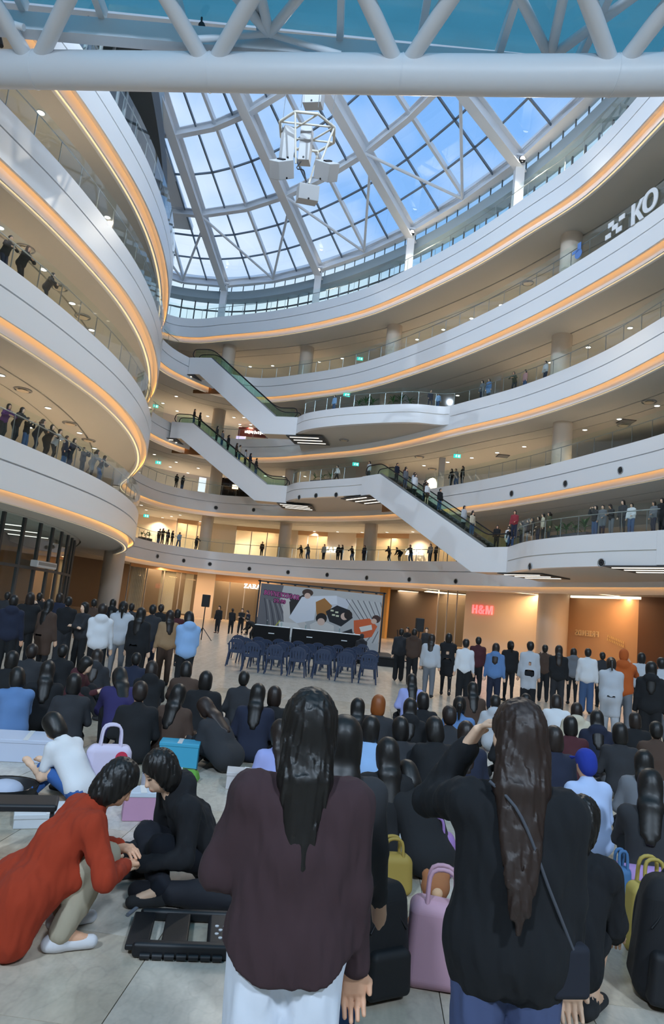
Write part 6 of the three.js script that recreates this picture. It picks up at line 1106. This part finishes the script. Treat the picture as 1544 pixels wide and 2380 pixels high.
{ const g = prop('green_pouch', 'lime green pouch next to the cyan box', 'pouch', 435, 1815, null); mesh('pouch_body', lump(0.24, 0.12, 0.16, null, 0.06, 5), soft(0x5f9a3c), g); mesh('zip', bar(new THREE.Vector3(-0.09, 0.12, 0), new THREE.Vector3(0.09, 0.12, 0), 0.006, 6), M.darkMetal, g); }
{ const g = prop('black_basin', 'round black basin holding something pale at the left', 'basin', 5, 1870, null); mesh('bowl', new THREE.LatheGeometry([[0, 0.02], [0.18, 0.02], [0.25, 0.16], [0.27, 0.17], [0.22, 0.02], [0, 0]].map(([a, c]) => new THREE.Vector2(a, c)), 28), soft(0x141519, 0.5), g); mesh('cloth', new THREE.SphereGeometry(0.15, 16, 10).scale(1, 0.55, 1).translate(0, 0.12, 0), soft(0xb8bfd2), g); }
// folding step stool lying open, white grip dots on its tread
{
  const g = prop('folding_step_stool', 'black folding step stool with white grip dots lying open on the floor', 'stool', 450, 2185, 'folding stools', 0.13), m = soft(0x131418, 0.5);
  mesh('side_frame', rbox(0.62, 0.075, 0.06, 0.0, 0.04, 0.2, 0.02), m, g); mesh('side_frame', rbox(0.6, 0.06, 0.05, -0.02, 0.035, -0.22, 0.02), m, g);
  mesh('cross_panel', rbox(0.14, 0.03, 0.4, -0.1, 0.04, 0, 0.01), m, g); mesh('cross_panel', rbox(0.12, 0.03, 0.4, -0.29, 0.04, 0, 0.01), m, g);
  const t = mesh('tread', rbox(0.26, 0.05, 0.36, 0.2, 0.05, 0.02, 0.02), m, g);
  for (let i = 0; i < 4; i++) for (let j = 0; j < 4; j++) mesh('grip_dot', new THREE.CylinderGeometry(0.011, 0.011, 0.004, 12).translate(0.12 + i * 0.045 + (j % 2) * 0.02, 0.077, 0.0 + j * 0.045), soft(0xdcdce0, 0.6), t);
  for (let i = 0; i < 7; i++) mesh('hinge_knuckle', new THREE.CylinderGeometry(0.016, 0.016, 0.05, 10).rotateZ(Math.PI / 2).translate(-0.24 + i * 0.062, 0.02, 0.235), m, g);
}
{ // upright slotted stool at the left edge
  const g = prop('folding_step_stool', 'black slotted plastic stool standing at the left frame edge', 'stool', 40, 1995, 'folding stools', 0.3), m = soft(0x15161a, 0.5);
  mesh('tread', rbox(0.42, 0.05, 0.26, 0, 0.36, 0, 0.02), m, g);
  for (const s of [-1, 1]) { const sh = new THREE.Shape([[-0.13, 0], [0.13, 0], [0.1, 0.34], [-0.1, 0.34]].map(([a, b]) => new THREE.Vector2(a, b))); for (const [y, w, h] of [[0.05, 0.05, 0.05], [0.13, 0.06, 0.03], [0.2, 0.06, 0.09]]) { const q = new THREE.Path(); q.absellipse(0, y + h / 2, w, h / 2, 0, TAU); sh.holes.push(q); } mesh('side_panel', new THREE.ExtrudeGeometry(sh, { depth: 0.025, bevelEnabled: false, curveSegments: 10 }).rotateY(Math.PI / 2).translate(s * 0.18 - 0.012, 0, 0), m, g); }
}
{ const g = prop('dark_neck_pillow', 'long black padded roll on the floor above the folding stool', 'pillow', 440, 2110, null, 0.12); mesh('padding', nets(field([bone([-0.33, 0.07, -0.04], [0.05, 0.075, 0], 0.055, 0.08), bone([0.05, 0.075, 0], [0.36, 0.07, 0.05], 0.08, 0.06)], 0.05), [-0.45, -0.02, -0.16], [0.48, 0.19, 0.18], 0.016), soft(0x14151d), g); mesh('seam', bar(new THREE.Vector3(-0.3, 0.125, -0.04), new THREE.Vector3(0.3, 0.135, 0.04), 0.006, 6), soft(0x25262e), g); }
{ const g = prop('marker_pen', 'grey marker pen lying on the floor beside the orange coat', 'pen', 310, 2120, null, 1.35); mesh('barrel', bar(new THREE.Vector3(-0.07, 0.012, 0), new THREE.Vector3(0.05, 0.012, 0), 0.011, 12), soft(0x6f7580), g); mesh('cap', bar(new THREE.Vector3(0.05, 0.012, 0), new THREE.Vector3(0.11, 0.012, 0), 0.012, 12), soft(0x2e3238), g); }
{ const g = prop('paper_sheet', 'white sheet of paper on the floor left of the orange coat', 'paper', 30, 2035, null, 0.3); mesh('sheet', rbox(0.42, 0.006, 0.3, 0, 0.004, 0, 0.002), soft(0xc7ccd8, 0.8), g); mesh('fold', box(0.004, 0.004, 0.3, 0.02, 0.008, 0), soft(0xaab0bd, 0.8), g); }
{ const g = prop('white_folder', 'white folder under the hands of the bowed person in black', 'folder', 330, 1995, null, -0.4); mesh('cover', rbox(0.5, 0.012, 0.34, 0, 0.008, 0, 0.004), soft(0xbfc4d2), g); mesh('pages', rbox(0.46, 0.02, 0.3, 0, 0.02, 0, 0.004), soft(0xd4d8e2), g); }
{ // slim shoulder bag worn by the woman in the black coat
  const g = thing('shoulder_bag', 'small dark bag on a thin grey strap, worn with the black jacket', 'bag', [0.86, 0.88, -2.26], 0.2); mesh('pouch', lump(0.13, 0.15, 0.06, null, 0.03, 2, 0.9).translate(0, -0.1, 0), soft(0x1c1f2a), g);
  mesh('strap', tube([new THREE.Vector3(-0.27, 0.5, -0.06), new THREE.Vector3(-0.21, 0.44, 0.01), new THREE.Vector3(-0.09, 0.2, 0.035), new THREE.Vector3(0, 0.04, 0.02)], 0.0055, 6), soft(0x4a4d55), g);
}
renderer.render(scene, camera);
